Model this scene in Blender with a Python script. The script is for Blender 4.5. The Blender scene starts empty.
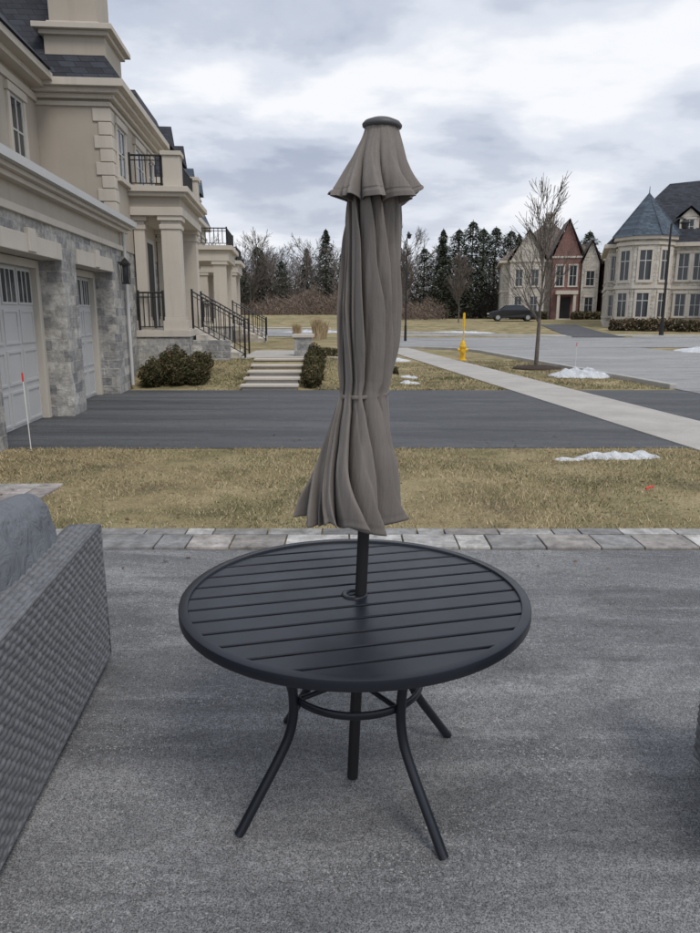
import bpy, math, random
from mathutils import Vector, Matrix, noise
random.seed(7)
S=bpy.context.scene
COL=S.collection
pi=math.pi

# ------------------------------------------------------------------ helpers
def sm(t):
    t=max(0.0,min(1.0,t)); return t*t*(3-2*t)
def g(x,y):
    z=0.5*sm((y-14.9)/2.7)*sm((1.6-x)/2.2)
    z+=0.85*sm((y-44)/30.0)
    return z

class MB:
    def __init__(s): s.v=[]; s.f=[]; s.c=[]
    def add(s,vs,fs):
        o=len(s.v); s.v+= [tuple(p) for p in vs]; s.f+=[tuple(i+o for i in f) for f in fs]
    def box(s,x0,y0,z0,x1,y1,z1):
        if x0>x1:x0,x1=x1,x0
        if y0>y1:y0,y1=y1,y0
        if z0>z1:z0,z1=z1,z0
        s.add([(x0,y0,z0),(x1,y0,z0),(x1,y1,z0),(x0,y1,z0),(x0,y0,z1),(x1,y0,z1),(x1,y1,z1),(x0,y1,z1)],
              [(0,3,2,1),(4,5,6,7),(0,1,5,4),(1,2,6,5),(2,3,7,6),(3,0,4,7)])
    def cyl(s,p0,p1,r0,r1=None,n=10,cap=True):
        if r1 is None:r1=r0
        p0=Vector(p0);p1=Vector(p1);d=(p1-p0)
        if d.length<1e-6:return
        d.normalize()
        a=Vector((0,0,1)) if abs(d.z)<.9 else Vector((1,0,0))
        u=d.cross(a).normalized();w=d.cross(u)
        vs=[]
        for p,r in((p0,r0),(p1,r1)):
            for i in range(n):
                t=2*pi*i/n; vs.append(p+(u*math.cos(t)+w*math.sin(t))*r)
        fs=[(i,(i+1)%n,n+(i+1)%n,n+i) for i in range(n)]
        if cap: fs+=[tuple(range(n-1,-1,-1)),tuple(range(n,2*n))]
        s.add(vs,fs)
    def lathe(s,prof,n=24,c=(0,0,0)):
        vs=[];m=len(prof)
        for r,z in prof:
            for i in range(n):
                t=2*pi*i/n; vs.append((c[0]+r*math.cos(t),c[1]+r*math.sin(t),c[2]+z))
        fs=[]
        for j in range(m-1):
            for i in range(n):
                k=(i+1)%n; fs.append((j*n+i,j*n+k,(j+1)*n+k,(j+1)*n+i))
        fs.append(tuple(range(n-1,-1,-1))); fs.append(tuple(range((m-1)*n,m*n)))
        s.add(vs,fs)
    def tube(s,pts,r,n=10,r2=None,closed=False):
        pts=[Vector(p) for p in pts]; m=len(pts); vs=[]; uprev=None
        for j,p in enumerate(pts):
            if closed: d=pts[(j+1)%m]-pts[j-1]
            else: d=pts[min(j+1,m-1)]-pts[max(j-1,0)]
            d.normalize()
            if r2 is not None: u=d.cross(Vector((0,0,1))).normalized()
            elif uprev is None:
                a=Vector((0,0,1)) if abs(d.z)<.9 else Vector((1,0,0)); u=d.cross(a).normalized()
            else: u=(uprev-d*uprev.dot(d)).normalized()
            uprev=u; w=d.cross(u)
            for i in range(n):
                t=2*pi*i/n; vs.append(p+u*math.cos(t)*r+w*math.sin(t)*(r2 or r))
        fs=[]
        for j in range(m if closed else m-1):
            for i in range(n):
                k=(i+1)%n;jj=(j+1)%m
                fs.append((j*n+i,j*n+k,jj*n+k,jj*n+i))
        if not closed: fs+=[tuple(range(n-1,-1,-1)),tuple(range((m-1)*n,m*n))]
        s.add(vs,fs)
    def prism(s,poly,z0,z1):
        n=len(poly)
        s.add([(p[0],p[1],z0) for p in poly]+[(p[0],p[1],z1) for p in poly],
              [tuple(range(n-1,-1,-1)),tuple(range(n,2*n))]+[(i,(i+1)%n,n+(i+1)%n,n+i) for i in range(n)])
    def obj(s,name,mat,parent=None,smooth=False,bevel=0,col=None,seg=2,split=0):
        me=bpy.data.meshes.new(name); me.from_pydata(s.v,[],s.f); me.update()
        if smooth:
            me.polygons.foreach_set("use_smooth",[True]*len(me.polygons))
        o=bpy.data.objects.new(name,me); COL.objects.link(o)
        if mat: me.materials.append(mat)
        if parent: o.parent=parent
        if s.c and len(s.c)==len(s.v):
            at=me.color_attributes.new("Col",'FLOAT_COLOR','POINT')
            flat=[]
            for c in s.c: flat+=[c[0],c[1],c[2],1]
            at.data.foreach_set("color",flat)
        if bevel:
            b=o.modifiers.new("bev",'BEVEL'); b.width=bevel; b.segments=seg; b.limit_method='ANGLE'; b.angle_limit=math.radians(40)
        if split:
            e=o.modifiers.new("es",'EDGE_SPLIT'); e.split_angle=math.radians(split)
        return o
def empty(name,loc=(0,0,0),rz=0,ry=0):
    e=bpy.data.objects.new(name,None); COL.objects.link(e); e.location=loc; e.rotation_euler=(0,ry,rz); e.empty_display_size=.2
    return e

# ------------------------------------------------------------------ materials
class NT:
    def __init__(s,name):
        s.m=bpy.data.materials.new(name); s.m.use_nodes=True; s.t=s.m.node_tree; s.n=s.t.nodes; s.l=s.t.links
        s.b=s.n["Principled BSDF"]; s.tc=s.n.new("ShaderNodeTexCoord"); s.co=s.tc.outputs["Object"]
    def noise(s,scale,det=4,rough=.6,vec=None,st=None,dist=0,rot=0):
        n=s.n.new("ShaderNodeTexNoise"); n.inputs["Scale"].default_value=scale; n.inputs["Detail"].default_value=det; n.inputs["Roughness"].default_value=rough; n.inputs["Distortion"].default_value=dist
        v=vec or s.co
        if st:
            mp=s.n.new("ShaderNodeMapping"); mp.inputs["Scale"].default_value=st; mp.inputs["Rotation"].default_value=(0,0,rot); s.l.new(v,mp.inputs[0]); v=mp.outputs[0]
        s.l.new(v,n.inputs["Vector"]); return n.outputs["Fac"]
    def ramp(s,fac,stops):
        r=s.n.new("ShaderNodeValToRGB"); e=r.color_ramp.elements
        while len(e)<len(stops): e.new(.5)
        for i,(p,c) in enumerate(stops):
            e[i].position=p; e[i].color=(c[0],c[1],c[2],1) if not isinstance(c,(int,float)) else (c,c,c,1)
        s.l.new(fac,r.inputs[0]); return r.outputs[0]
    def mix(s,fac,a,b,mode='MIX'):
        m=s.n.new("ShaderNodeMix"); m.data_type='RGBA'; m.blend_type=mode
        for sock,v in((m.inputs[0],fac),(m.inputs[6],a),(m.inputs[7],b)):
            if isinstance(v,(int,float)): sock.default_value=v
            elif isinstance(v,tuple): sock.default_value=(v[0],v[1],v[2],1)
            else: s.l.new(v,sock)
        return m.outputs[2]
    def math(s,op,a,b=0):
        m=s.n.new("ShaderNodeMath"); m.operation=op
        for sock,v in((m.inputs[0],a),(m.inputs[1],b)):
            if isinstance(v,(int,float)): sock.default_value=v
            else: s.l.new(v,sock)
        return m.outputs[0]
    def color(s,v):
        if isinstance(v,tuple): s.b.inputs["Base Color"].default_value=(v[0],v[1],v[2],1)
        else: s.l.new(v,s.b.inputs["Base Color"])
    def bump(s,h,strength=.3,dist=.01,prev=None):
        b=s.n.new("ShaderNodeBump"); b.inputs["Strength"].default_value=strength; b.inputs["Distance"].default_value=dist
        s.l.new(h,b.inputs["Height"])
        if prev: s.l.new(prev,b.inputs["Normal"])
        s.l.new(b.outputs[0],s.b.inputs["Normal"]); return b.outputs[0]
    def set(s,rough=.8,metal=0,spec=None):
        s.b.inputs["Roughness"].default_value=rough; s.b.inputs["Metallic"].default_value=metal
        if spec is not None: s.b.inputs["Specular IOR Level"].default_value=spec
        return s.m
def mul(c,k): return tuple(x*k for x in c)
def simple(name,c,rough=.8,var=.15,scale=3,bs=60,bstr=.15,bd=.003,metal=0,spec=None):
    m=NT(name); n=m.noise(scale,4,.65)
    m.color(m.ramp(n,[(.3,mul(c,1-var)),(.7,mul(c,1+var))]))
    if bstr: m.bump(m.noise(bs,3),bstr,bd)
    return m.set(rough,metal,spec)

def asphalt(name,base,light,streak=.5,grit=.5,st1=(.35,1.3,1),rot=0,sc2=1.3,broad=0):
    m=NT(name)
    big=m.noise(.8,7,.62,st=st1,dist=.9,rot=rot)
    c=m.ramp(big,[(.33,mul(base,.62)),(.47,base),(.62,light)])
    # dusty, dried-salt streaks
    st=m.noise(sc2,8,.74,st=(.45,2.6,1),dist=1.1,rot=rot+.2)
    c=m.mix(m.ramp(st,[(.49,0.0),(.66,streak)]),c,mul(light,1.45))
    if broad:
        bd_=m.noise(1.15,7,.66,st=(.55,1.5,1),dist=1.4,rot=-.25)
        c=m.mix(m.ramp(bd_,[(.50,0.0),(.62,broad)]),c,mul(base,.55))
    # coarse aggregate
    fine=m.noise(230,2,.8)
    c=m.mix(.95,c,m.ramp(fine,[(.36,.12),(.64,.88)]),'OVERLAY')
    mid=m.noise(38,3,.7)
    c=m.mix(.5,c,m.ramp(mid,[(.3,.3),(.7,.7)]),'OVERLAY')
    # pale grit caught in the surface, in drifts
    patch=m.ramp(m.noise(1.7,7,.75,st=(.5,1.5,1),dist=.8),[(.44,.0),(.60,1.0)])
    sp=m.ramp(m.noise(95,2,.9),[(.60,0.0),(.66,grit)])
    c=m.mix(m.math('MULTIPLY',sp,patch),c,(.55,.55,.54))
    m.color(c)
    m.bump(fine,.5,.003)
    rr=m.ramp(big,[(.35,.62),(.6,.88)]); m.l.new(rr,m.b.inputs["Roughness"])
    m.b.inputs["Specular IOR Level"].default_value=.35
    return m.m
M_asph=asphalt("asphalt_driveway",(.155,.157,.162),(.225,.226,.228),.50,.9,broad=.6)
M_asph2=asphalt("asphalt_neighbour_driveway",(.074,.077,.083),(.108,.111,.117),.42,.4,(.10,1.9,1),0,.9)
M_road=asphalt("road_asphalt",(.28,.28,.28),(.34,.34,.335),.25,.2)
def concm():
    m=NT("concrete"); c=m.ramp(m.noise(1.2,6,.65),[(.3,(.37,.35,.32)),(.7,(.50,.475,.44))])
    c=m.mix(.6,c,m.ramp(m.noise(120,3,.8),[(.33,.25),(.67,.75)]),'OVERLAY'); m.color(c); m.bump(m.noise(90,3),.3,.003); return m.set(.9)
M_conc=concm()
M_curb=simple("kerb_concrete",(.42,.41,.39),.9,.12,3,80,.3,.003)
def grassm():
    m=NT("dormant_lawn")
    a=m.ramp(m.noise(1.3,6,.7),[(.36,(.20,.165,.10)),(.5,(.33,.272,.155)),(.66,(.42,.355,.215))])
    gr=m.ramp(m.noise(.7,5,.7),[(.46,0.0),(.64,.6)])
    c=m.mix(gr,a,(.14,.145,.065))
    mud=m.ramp(m.noise(2.6,6,.75),[(.58,0.0),(.70,.75)])
    c=m.mix(mud,c,(.11,.088,.06))
    fine=m.noise(45,4,.8)
    c=m.mix(.85,c,m.ramp(fine,[(.3,.22),(.7,.78)]),'OVERLAY')
    m.color(c); m.bump(fine,.7,.02)
    return m.set(.95,spec=.1)
M_grass=grassm()
def attrmat(name,rough=.9):
    m=NT(name); a=m.n.new("ShaderNodeAttribute"); a.attribute_name="Col"; m.color(a.outputs["Color"]); return m.set(rough,spec=.2)
M_attr=attrmat("grass_blades")
def _pv():
    m=NT("paver_stone"); a=m.n.new("ShaderNodeAttribute"); a.attribute_name="Col"
    c=m.mix(.9,a.outputs["Color"],m.ramp(m.noise(9,6,.75),[(.3,.2),(.7,.75)]),'OVERLAY')
    c=m.mix(m.ramp(m.noise(2.5,6,.8),[(.5,0.0),(.66,.6)]),c,(.17,.165,.155))
    m.color(c); m.bump(m.noise(90,3),.5,.005); return m.set(.9)
M_paver=_pv()

def stonewall(name,c1,c2,mort,bw=.42,bh=.19):
    m=NT(name)
    sx=m.n.new("ShaderNodeSeparateXYZ"); m.l.new(m.co,sx.inputs[0])
    cx=m.n.new("ShaderNodeCombineXYZ"); m.l.new(m.math('ADD',sx.outputs[0],sx.outputs[1]),cx.inputs[0]); m.l.new(sx.outputs[2],cx.inputs[1])
    b=m.n.new("ShaderNodeTexBrick"); b.inputs["Scale"].default_value=1; b.inputs["Brick Width"].default_value=bw; b.inputs["Row Height"].default_value=bh
    b.inputs["Mortar Size"].default_value=.011; b.inputs["Mortar Smooth"].default_value=.2; b.inputs["Bias"].default_value=0
    b.offset=.37; b.squash=.62; b.squash_frequency=3
    b.inputs["Color1"].default_value=(*c1,1); b.inputs["Color2"].default_value=(*c2,1); b.inputs["Mortar"].default_value=(*mort,1)
    m.l.new(cx.outputs[0],b.inputs["Vector"])
    c=m.mix(.8,b.outputs["Color"],m.ramp(m.noise(9,6,.75),[(.3,.22),(.7,.80)]),'OVERLAY')
    c=m.mix(.4,c,m.ramp(m.noise(1.7,3,.6),[(.35,.3),(.65,.75)]),'OVERLAY')
    m.color(c)
    inv=m.math('SUBTRACT',1,b.outputs["Fac"])
    p=m.bump(inv,1.0,.025); m.bump(m.noise(14,6,.75),1.0,.045,p)
    return m.set(.9)
M_stone=stonewall("grey_ashlar",(.25,.25,.255),(.54,.52,.48),(.46,.45,.42),.38,.17)
M_stone2=stonewall("cream_ashlar",(.46,.43,.38),(.55,.51,.45),(.5,.48,.43),.6,.3)
M_redb=stonewall("red_brick",(.22,.085,.07),(.29,.115,.10),(.3,.27,.25),.25,.08)
def weathered(name,c,v):
    m=NT(name); k=m.ramp(m.noise(1.5,6,.65),[(.3,mul(c,1-v)),(.7,mul(c,1+v))])
    k=m.mix(m.ramp(m.noise(1.3,6,.7,st=(3,3,.25)),[(.52,0.0),(.75,.35)]),k,mul(c,.62))
    m.color(k); m.bump(m.noise(120,3),.3,.004); return m.set(.92)
M_stucco=weathered("beige_stucco",(.44,.395,.335),.05)
M_trim=weathered("limestone_trim",(.56,.515,.45),.05)
M_door=simple("garage_door_paint",(.52,.52,.51),.5,.04,2,50,.05)
def shingles(name,c):
    m=NT(name)
    sx=m.n.new("ShaderNodeSeparateXYZ"); m.l.new(m.co,sx.inputs[0])
    cx=m.n.new("ShaderNodeCombineXYZ"); m.l.new(m.math('ADD',sx.outputs[0],sx.outputs[1]),cx.inputs[0]); m.l.new(sx.outputs[2],cx.inputs[1])
    b=m.n.new("ShaderNodeTexBrick"); b.inputs["Scale"].default_value=1; b.inputs["Brick Width"].default_value=.3; b.inputs["Row Height"].default_value=.13; b.inputs["Mortar Size"].default_value=.006
    b.inputs["Color1"].default_value=(*mul(c,.7),1); b.inputs["Color2"].default_value=(*mul(c,1.4),1); b.inputs["Mortar"].default_value=(*mul(c,.3),1)
    m.l.new(cx.outputs[0],b.inputs["Vector"])
    m.color(m.mix(.5,b.outputs["Color"],m.ramp(m.noise(5,5,.7),[(.3,.3),(.7,.7)]),'OVERLAY'))
    m.bump(m.math('SUBTRACT',1,b.outputs["Fac"]),.6,.01)
    return m.set(.9)
M_shing=shingles("dark_shingles",(.038,.042,.053))
M_shing2=shingles("brown_grey_shingles",(.15,.125,.11))
M_cone=shingles("slate_blue_shingles",(.075,.10,.13))
M_glass=NT("window_glass"); M_glass.color((.03,.035,.04)); M_glass=M_glass.set(.08,0,.6)
M_black=simple("black_iron",(.012,.012,.013),.5,.1,3,80,.05)
M_white=simple("white_paint",(.75,.75,.73),.6,.04)
M_snow=simple("old_snow",(.66,.68,.71),.8,.22,9,25,1,.05)
M_yellow=simple("yellow_paint",(.80,.48,.02),.5,.08)
M_red=simple("red_plastic",(.7,.05,.04),.5,.05)
M_bark=simple("bark",(.13,.11,.095),.95,.3,9,60,.6,.01)
M_twig=simple("far_bare_twigs",(.15,.128,.112),.95,.3,.3,5,0)
M_mulch=simple("mulch",(.06,.042,.03),.95,.4,12,60,1,.03)

# ------------------------------------------------------------------ world
w=bpy.data.worlds.new("World"); S.world=w; w.use_nodes=True
t=w.node_tree; N=t.nodes; L=t.links; bg=N["Background"]
sunel=math.radians(52); 
sky=N.new("ShaderNodeTexSky"); sky.sky_type='NISHITA'; sky.sun_disc=False; sky.sun_elevation=sunel; sky.sun_rotation=math.radians(150)
tc=N.new("ShaderNodeTexCoord"); sx=N.new("ShaderNodeSeparateXYZ"); L.new(tc.outputs["Generated"],sx.inputs[0])
def M2(op,a,b=0,c=None):
    m=N.new("ShaderNodeMath"); m.operation=op
    for i,v in enumerate((a,b)):
        if isinstance(v,(int,float)): m.inputs[i].default_value=v
        else: L.new(v,m.inputs[i])
    return m.outputs[0]
zz=M2('ADD',M2('MAXIMUM',sx.outputs[2],0),.20)
cb=N.new("ShaderNodeCombineXYZ"); L.new(M2('DIVIDE',sx.outputs[0],zz),cb.inputs[0]); L.new(M2('DIVIDE',sx.outputs[1],zz),cb.inputs[1])
def wn(scale,det,rough,off,dist=.25):
    mp=N.new("ShaderNodeMapping"); mp.inputs["Location"].default_value=off; mp.inputs["Scale"].default_value=(.85,1,1); L.new(cb.outputs[0],mp.inputs[0])
    n=N.new("ShaderNodeTexNoise"); n.inputs["Scale"].default_value=scale; n.inputs["Detail"].default_value=det; n.inputs["Roughness"].default_value=rough; n.inputs["Distortion"].default_value=dist
    L.new(mp.outputs[0],n.inputs["Vector"]); return n.outputs["Fac"]
def wr(f,st):
    r=N.new("ShaderNodeValToRGB"); e=r.color_ramp.elements
    while len(e)<len(st): e.new(.5)
    for i,(p,c) in enumerate(st): e[i].position=p; e[i].color=(*c,1)
    r.color_ramp.interpolation='EASE'
    L.new(f,r.inputs[0]); return r.outputs[0]
def wm(f,a,b):
    m=N.new("ShaderNodeMix"); m.data_type='RGBA'
    for s_,v in((m.inputs[0],f),(m.inputs[6],a),(m.inputs[7],b)):
        if isinstance(v,(int,float)): s_.default_value=v
        elif isinstance(v,tuple): s_.default_value=(*v,1)
        else: L.new(v,s_)
    return m.outputs[2]
cl=wr(wn(1.5,9,.53,(3.1,1.7,0),.15),[(.36,(.39,.44,.55)),(.45,(.52,.57,.67)),(.53,(.68,.72,.80)),(.63,(.86,.875,.91))])
sc=N.new("ShaderNodeVectorMath"); sc.operation='SCALE'; L.new(sky.outputs[0],sc.inputs[0]); sc.inputs[3].default_value=.12
gap=wr(wn(.9,4,.5,(9.3,4.7,0)),[(.52,(0,0,0)),(.72,(.35,.35,.35))])
c=wm(gap,cl,sc.outputs[0])
hz=M2('SUBTRACT',1,M2('MULTIPLY',M2('MAXIMUM',sx.outputs[2],0),5)); hz=M2('MULTIPLY',M2('MAXIMUM',hz,0),.6)
c=wm(hz,c,(.76,.78,.82))
L.new(c,bg.inputs[0]); bg.inputs[1].default_value=1.10
sl=bpy.data.lights.new("sun",'SUN'); sl.energy=1.5; sl.angle=math.radians(20); sl.color=(1,.94,.86)
so=bpy.data.objects.new("sun",sl); COL.objects.link(so)
az=math.radians(150); sd=Vector((math.sin(az)*math.cos(sunel),math.cos(az)*math.cos(sunel),math.sin(sunel)))
so.rotation_euler=sd.to_track_quat('Z','Y').to_euler()

# ------------------------------------------------------------------ camera
cam=bpy.data.cameras.new("camera"); co=bpy.data.objects.new("camera",cam); COL.objects.link(co)
co.location=(0,0,1.6); co.rotation_euler=(math.radians(90-12.4),0,0)
cam.sensor_fit='VERTICAL'; cam.sensor_height=36; cam.lens=36*700/933; cam.clip_end=2000; cam.clip_start=.05
S.camera=co
S.view_settings.view_transform='Standard'; S.view_settings.look='None'; S.view_settings.exposure=0

# ------------------------------------------------------------------ ground
def frange(a,b,s):
    r=[];x=a
    while x<b-1e-6: r.append(x); x+=s
    return r
xs=[-400,-200,-100,-60,-40]+frange(-30,-8,2)+frange(-8,5,.4)+frange(5,60,3)+[60,80,120,200,400]
ys=[-60,-30,-15,-5,0]+frange(5,14,2)+frange(14,20,.3)+frange(20,44,3)+frange(44,80,1.5)+[80,100,140,200,300,500]
mb=MB()
for y in ys:
    for x in xs: mb.v.append((x,y,g(x,y)))
nx=len(xs)
for j in range(len(ys)-1):
    for i in range(nx-1): mb.f.append((j*nx+i,j*nx+i+1,(j+1)*nx+i+1,(j+1)*nx+i))
mb.obj("ground",M_grass,smooth=True)

def strip(name,left,right,off,mat,n=60):
    def samp(pl,t):
        k=t*(len(pl)-1); i=min(int(k),len(pl)-2); f=k-i
        return (pl[i][0]*(1-f)+pl[i+1][0]*f, pl[i][1]*(1-f)+pl[i+1][1]*f)
    b=MB(); m=8
    for j in range(n+1):
        a=samp(left,j/n); c_=samp(right,j/n)
        for i in range(m+1):
            x=a[0]*(1-i/m)+c_[0]*i/m; y=a[1]*(1-i/m)+c_[1]*i/m
            b.v.append((x,y,g(x,y)+off))
    for j in range(n):
        for i in range(m): b.f.append((j*(m+1)+i,j*(m+1)+i+1,(j+1)*(m+1)+i+1,(j+1)*(m+1)+i))
    return b.obj(name,mat,smooth=True)
strip("asphalt_driveway",[(-9,-5),(-9,4.6)],[(9.6,-5),(7.9,4.56)],.006,M_asph,10)
strip("neighbour_driveway",[(-6,8.25),(-6,14.72)],[(7.6,8.32),(6.95,14.72)],.006,M_asph2,10)
sw=MB()
y=-4.0
def sx_(yy,s): return 4.93-.115*(yy-1)+ (0 if s==0 else 1.36)
while y<33:
    y1=y+1.5
    a=[(sx_(y+.006,0),y+.006),(sx_(y+.006,1),y+.006+.0),(sx_(y1-.006,1),y1-.006),(sx_(y1-.006,0),y1-.006)]
    sw.prism(a,.0,.022)
    y=y1
sw.obj("sidewalk",M_conc,bevel=.004)
def kx(y): return 8.65-.115*y
strip("street",[(kx(-6),-6),(kx(34),34)],[(kx(-6)+8.6,-6),(kx(34)+8.6,34)],.012,M_road,20)
strip("cross_street",[(-30,33),(70,33)],[(-30,46),(70,46)],.018,M_road,60)
strip("far_sidewalk",[(-30,48.2),(70,48.2)],[(-30,49.6),(70,49.6)],.02,M_conc,60)
strip("house_driveway",[(14.5,46.2),(16.5,62)],[(18.0,46.2),(19.5,62)],.03,M_asph2,30)
def kerb(name,pts,h=.11,wd=.18):
    b=MB()
    for (x0,y0),(x1,y1) in zip(pts[:-1],pts[1:]):
        d=Vector((x1-x0,y1-y0)).normalized(); n_=Vector((-d.y,d.x))*wd/2
        z0=g(x0,y0);z1=g(x1,y1); o=len(b.v)
        for (x,y_,z) in((x0,y0,z0),(x1,y1,z1)):
            for sgn,hh in((-1,-.05),(-1,h),(1,h),(1,-.05)): b.v.append((x+n_.x*sgn,y_+n_.y*sgn,z+hh))
        b.f+=[(o,o+4,o+5,o+1),(o+1,o+5,o+6,o+2),(o+2,o+6,o+7,o+3),(o,o+1,o+2,o+3),(o+7,o+6,o+5,o+4)]
    return b.obj(name,M_curb,bevel=.02)
def arc(cx,cy,r,a0,a1,n=10): return [(cx+r*math.cos(math.radians(a0+(a1-a0)*i/n)),cy+r*math.sin(math.radians(a0+(a1-a0)*i/n))) for i in range(n+1)]
kerb("kerb",[(kx(15.0),15.0),(kx(20),20),(kx(28),28)]+arc(kx(28)-5,28,5,0,90)[1:]+[(-30,33)])
kerb("kerb",[(kx(8),8),(kx(-5),-5)])
kerb("kerb",[(kx(8)+8.7,8),(kx(26)+8.7,26)]+arc(kx(26)+8.7+7,26,7,180,90)[1:]+[(70,33)])
kerb("kerb",[(-30,46),(0,46),(14.3,46)]); kerb("kerb",[(18.2,46),(40,46),(70,46)])

# paver border
pv=MB(); x=-9.0
random.seed(3)
cols=[(.42,.41,.395),(.33,.325,.32),(.49,.475,.45),(.38,.35,.33),(.29,.29,.29),(.52,.51,.49)]
def pav(poly,h,c):
    n0=len(pv.v); pv.prism(poly,0,h); pv.c+=[c]*(len(pv.v)-n0)
while x<7.8:
    wd=random.choice([.22,.30,.38,.45])
    k=random.uniform(.75,1.05); c_=random.choice(cols); sk=random.uniform(-.006,.006)
    pav([(x,4.59+sk),(x+wd-.012,4.59+sk),(x+wd-.012,4.87),(x,4.87)],.02+random.uniform(0,.006),mul(c_,k))
    x+=wd
x=-9.0
while x<7.8:
    wd=random.choice([.2,.3,.4]); pav([(x,4.885),(x+wd-.012,4.885),(x+wd-.012,5.02),(x,5.02)],.02+random.uniform(0,.005),mul(random.choice(cols),random.uniform(.6,.9))); x+=wd
yy=5.04
while yy<6.3:
    x=-9.0
    while x<-2.75:
        wd=random.choice([.2,.3,.4]); pav([(x,yy),(min(x+wd,-2.7)-.01,yy),(min(x+wd,-2.7)-.01,yy+.19),(x,yy+.19)],.02+random.uniform(0,.005),mul(random.choice([(.46,.42,.40),(.38,.34,.33),(.52,.50,.48)]),random.uniform(.7,1))); x+=wd
    yy+=.2
pv.obj("paver_border",M_paver,bevel=.004)

# grass blades
def blades(name,n,fx,hmin,hmax,wd,seed,greens=.25):
    rnd=random.Random(seed); b=MB()
    for _ in range(n):
        x,y=fx(rnd)
        nz=noise.noise(Vector((x*.9,y*.9,seed)))+.5*noise.noise(Vector((x*3,y*3,seed+5)))+.3*noise.noise(Vector((x*8,y*8,seed+5)))
        if rnd.random()>.70+nz*.8: continue
        h=rnd.uniform(hmin,hmax)*(1+.5*nz); a=rnd.uniform(0,2*pi); ln=rnd.uniform(.3,1.5)*h; w_=wd*rnd.uniform(.6,1.3)
        b2=rnd.uniform(0,2*pi); dx=math.cos(b2)*w_;dy=math.sin(b2)*w_; z=g(x,y)
        b.v+=[(x-dx,y-dy,z),(x+dx,y+dy,z),(x+math.cos(a)*ln,y+math.sin(a)*ln,z+h)]
        o=len(b.v)-3; b.f.append((o,o+1,o+2))
        gr=greens+.6*noise.noise(Vector((x*.6+7,y*1.1,3)))+.35*noise.noise(Vector((x*3,y*3,1)))
        if rnd.random()<gr: c_=(.175,.18,.09)
        else:
            c_=(.60,.50,.32) if rnd.random()<.70 else (.39,.315,.195)
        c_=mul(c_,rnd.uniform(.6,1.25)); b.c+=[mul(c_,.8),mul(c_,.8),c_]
    return b.obj(name,M_attr)
def f1(r):
    y=r.uniform(5.03,8.28)+.0
    while True:
        x=r.uniform(-6,6.5)
        if x<-2.7 and y<6.3: y=r.uniform(6.31,8.24)
        return x,y+(.02*noise.noise(Vector((x*3,0,0))) if y>8.2 else 0)
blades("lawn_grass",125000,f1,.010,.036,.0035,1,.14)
def f2(r):
    y=14.76+ (r.random()**1.5)*8; lim=sx_(y,0)-.03
    x=r.uniform(-.75,lim); return x,y
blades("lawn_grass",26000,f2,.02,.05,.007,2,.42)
def f3(r):
    y=15+ (r.random())*9; x=r.uniform(sx_(y,1)+.05,kx(y)-.12); return x,y
blades("lawn_grass",16000,f3,.02,.05,.008,3,.4)
def f4(r): return r.uniform(-3.4,-2.35),r.uniform(14.76,17.4)
blades("lawn_grass",5000,f4,.02,.05,.007,4,.6)
rl=random.Random(9); lf=MB()
for _ in range(230):
    if rl.random()<.75: x=rl.uniform(-5,6);y=rl.uniform(5.1,8.2);z=.03
    else: x=rl.uniform(-3,3);y=rl.choice([rl.uniform(4.2,4.57),rl.uniform(8.3,9.2)]);z=.012
    if x<-2.7 and y<6.3: z=.03
    a=rl.uniform(0,6.28);s_=rl.uniform(.012,.03); ca_,sa_=math.cos(a)*s_,math.sin(a)*s_; o=len(lf.v)
    lf.v+=[(x-ca_,y-sa_,z),(x+sa_*.6,y-ca_*.6,z+rl.uniform(0,.012)),(x+ca_,y+sa_,z+rl.uniform(0,.01)),(x-sa_*.6,y+ca_*.6,z+rl.uniform(0,.012))]; lf.f.append((o,o+1,o+2,o+3)); lf.c+=[mul((.17,.10,.055),rl.uniform(.5,1.4))]*4
lf.obj("fallen_leaves",M_attr)

# snow patches
def snow(cx,cy,rx,ry,h,seed):
    b=MB(); n=60; m=12
    b.v.append((cx,cy,g(cx,cy)+h))
    for j in range(1,m+1):
        for i in range(n):
            a=2*pi*i/n; r=1+.5*noise.noise(Vector((math.cos(a)*1.6,math.sin(a)*1.6,seed)))+.3*noise.noise(Vector((math.cos(a)*5,math.sin(a)*5,seed)))
            q=j/m; x=cx+math.cos(a)*rx*r*q; y=cy+math.sin(a)*ry*r*q
            z=g(x,y)+h*(1-q**2.0)*(1+.9*noise.noise(Vector((x*5,y*5,seed)))+.4*noise.noise(Vector((x*14,y*14,seed))))-(.01 if j==m else 0)+.006
            b.v.append((x,y,z))
    for i in range(n): b.f.append((0,1+i,1+(i+1)%n))
    for j in range(m-1):
        for i in range(n):
            k=(i+1)%n; b.f.append((1+j*n+i,1+(j+1)*n+i,1+(j+1)*n+k,1+j*n+k))
    b.obj("snow_patch",M_snow,smooth=True)
snow(2.98,7.72,.42,.10,.06,1); snow(2.42,7.60,.16,.05,.03,2); snow(3.3,7.78,.2,.1,.05,21)
snow(5.9,18.0,.85,.40,.17,3); snow(1.35,16.1,.22,.2,.05,4); snow(1.5,17.6,.22,.2,.05,14); snow(15.2,29.8,1.6,1.2,.15,5); snow(8,52,3,.5,.1,6); snow(1.2,24,.8,.5,.1,7); snow(-2,40,2,.5,.1,9)

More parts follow.
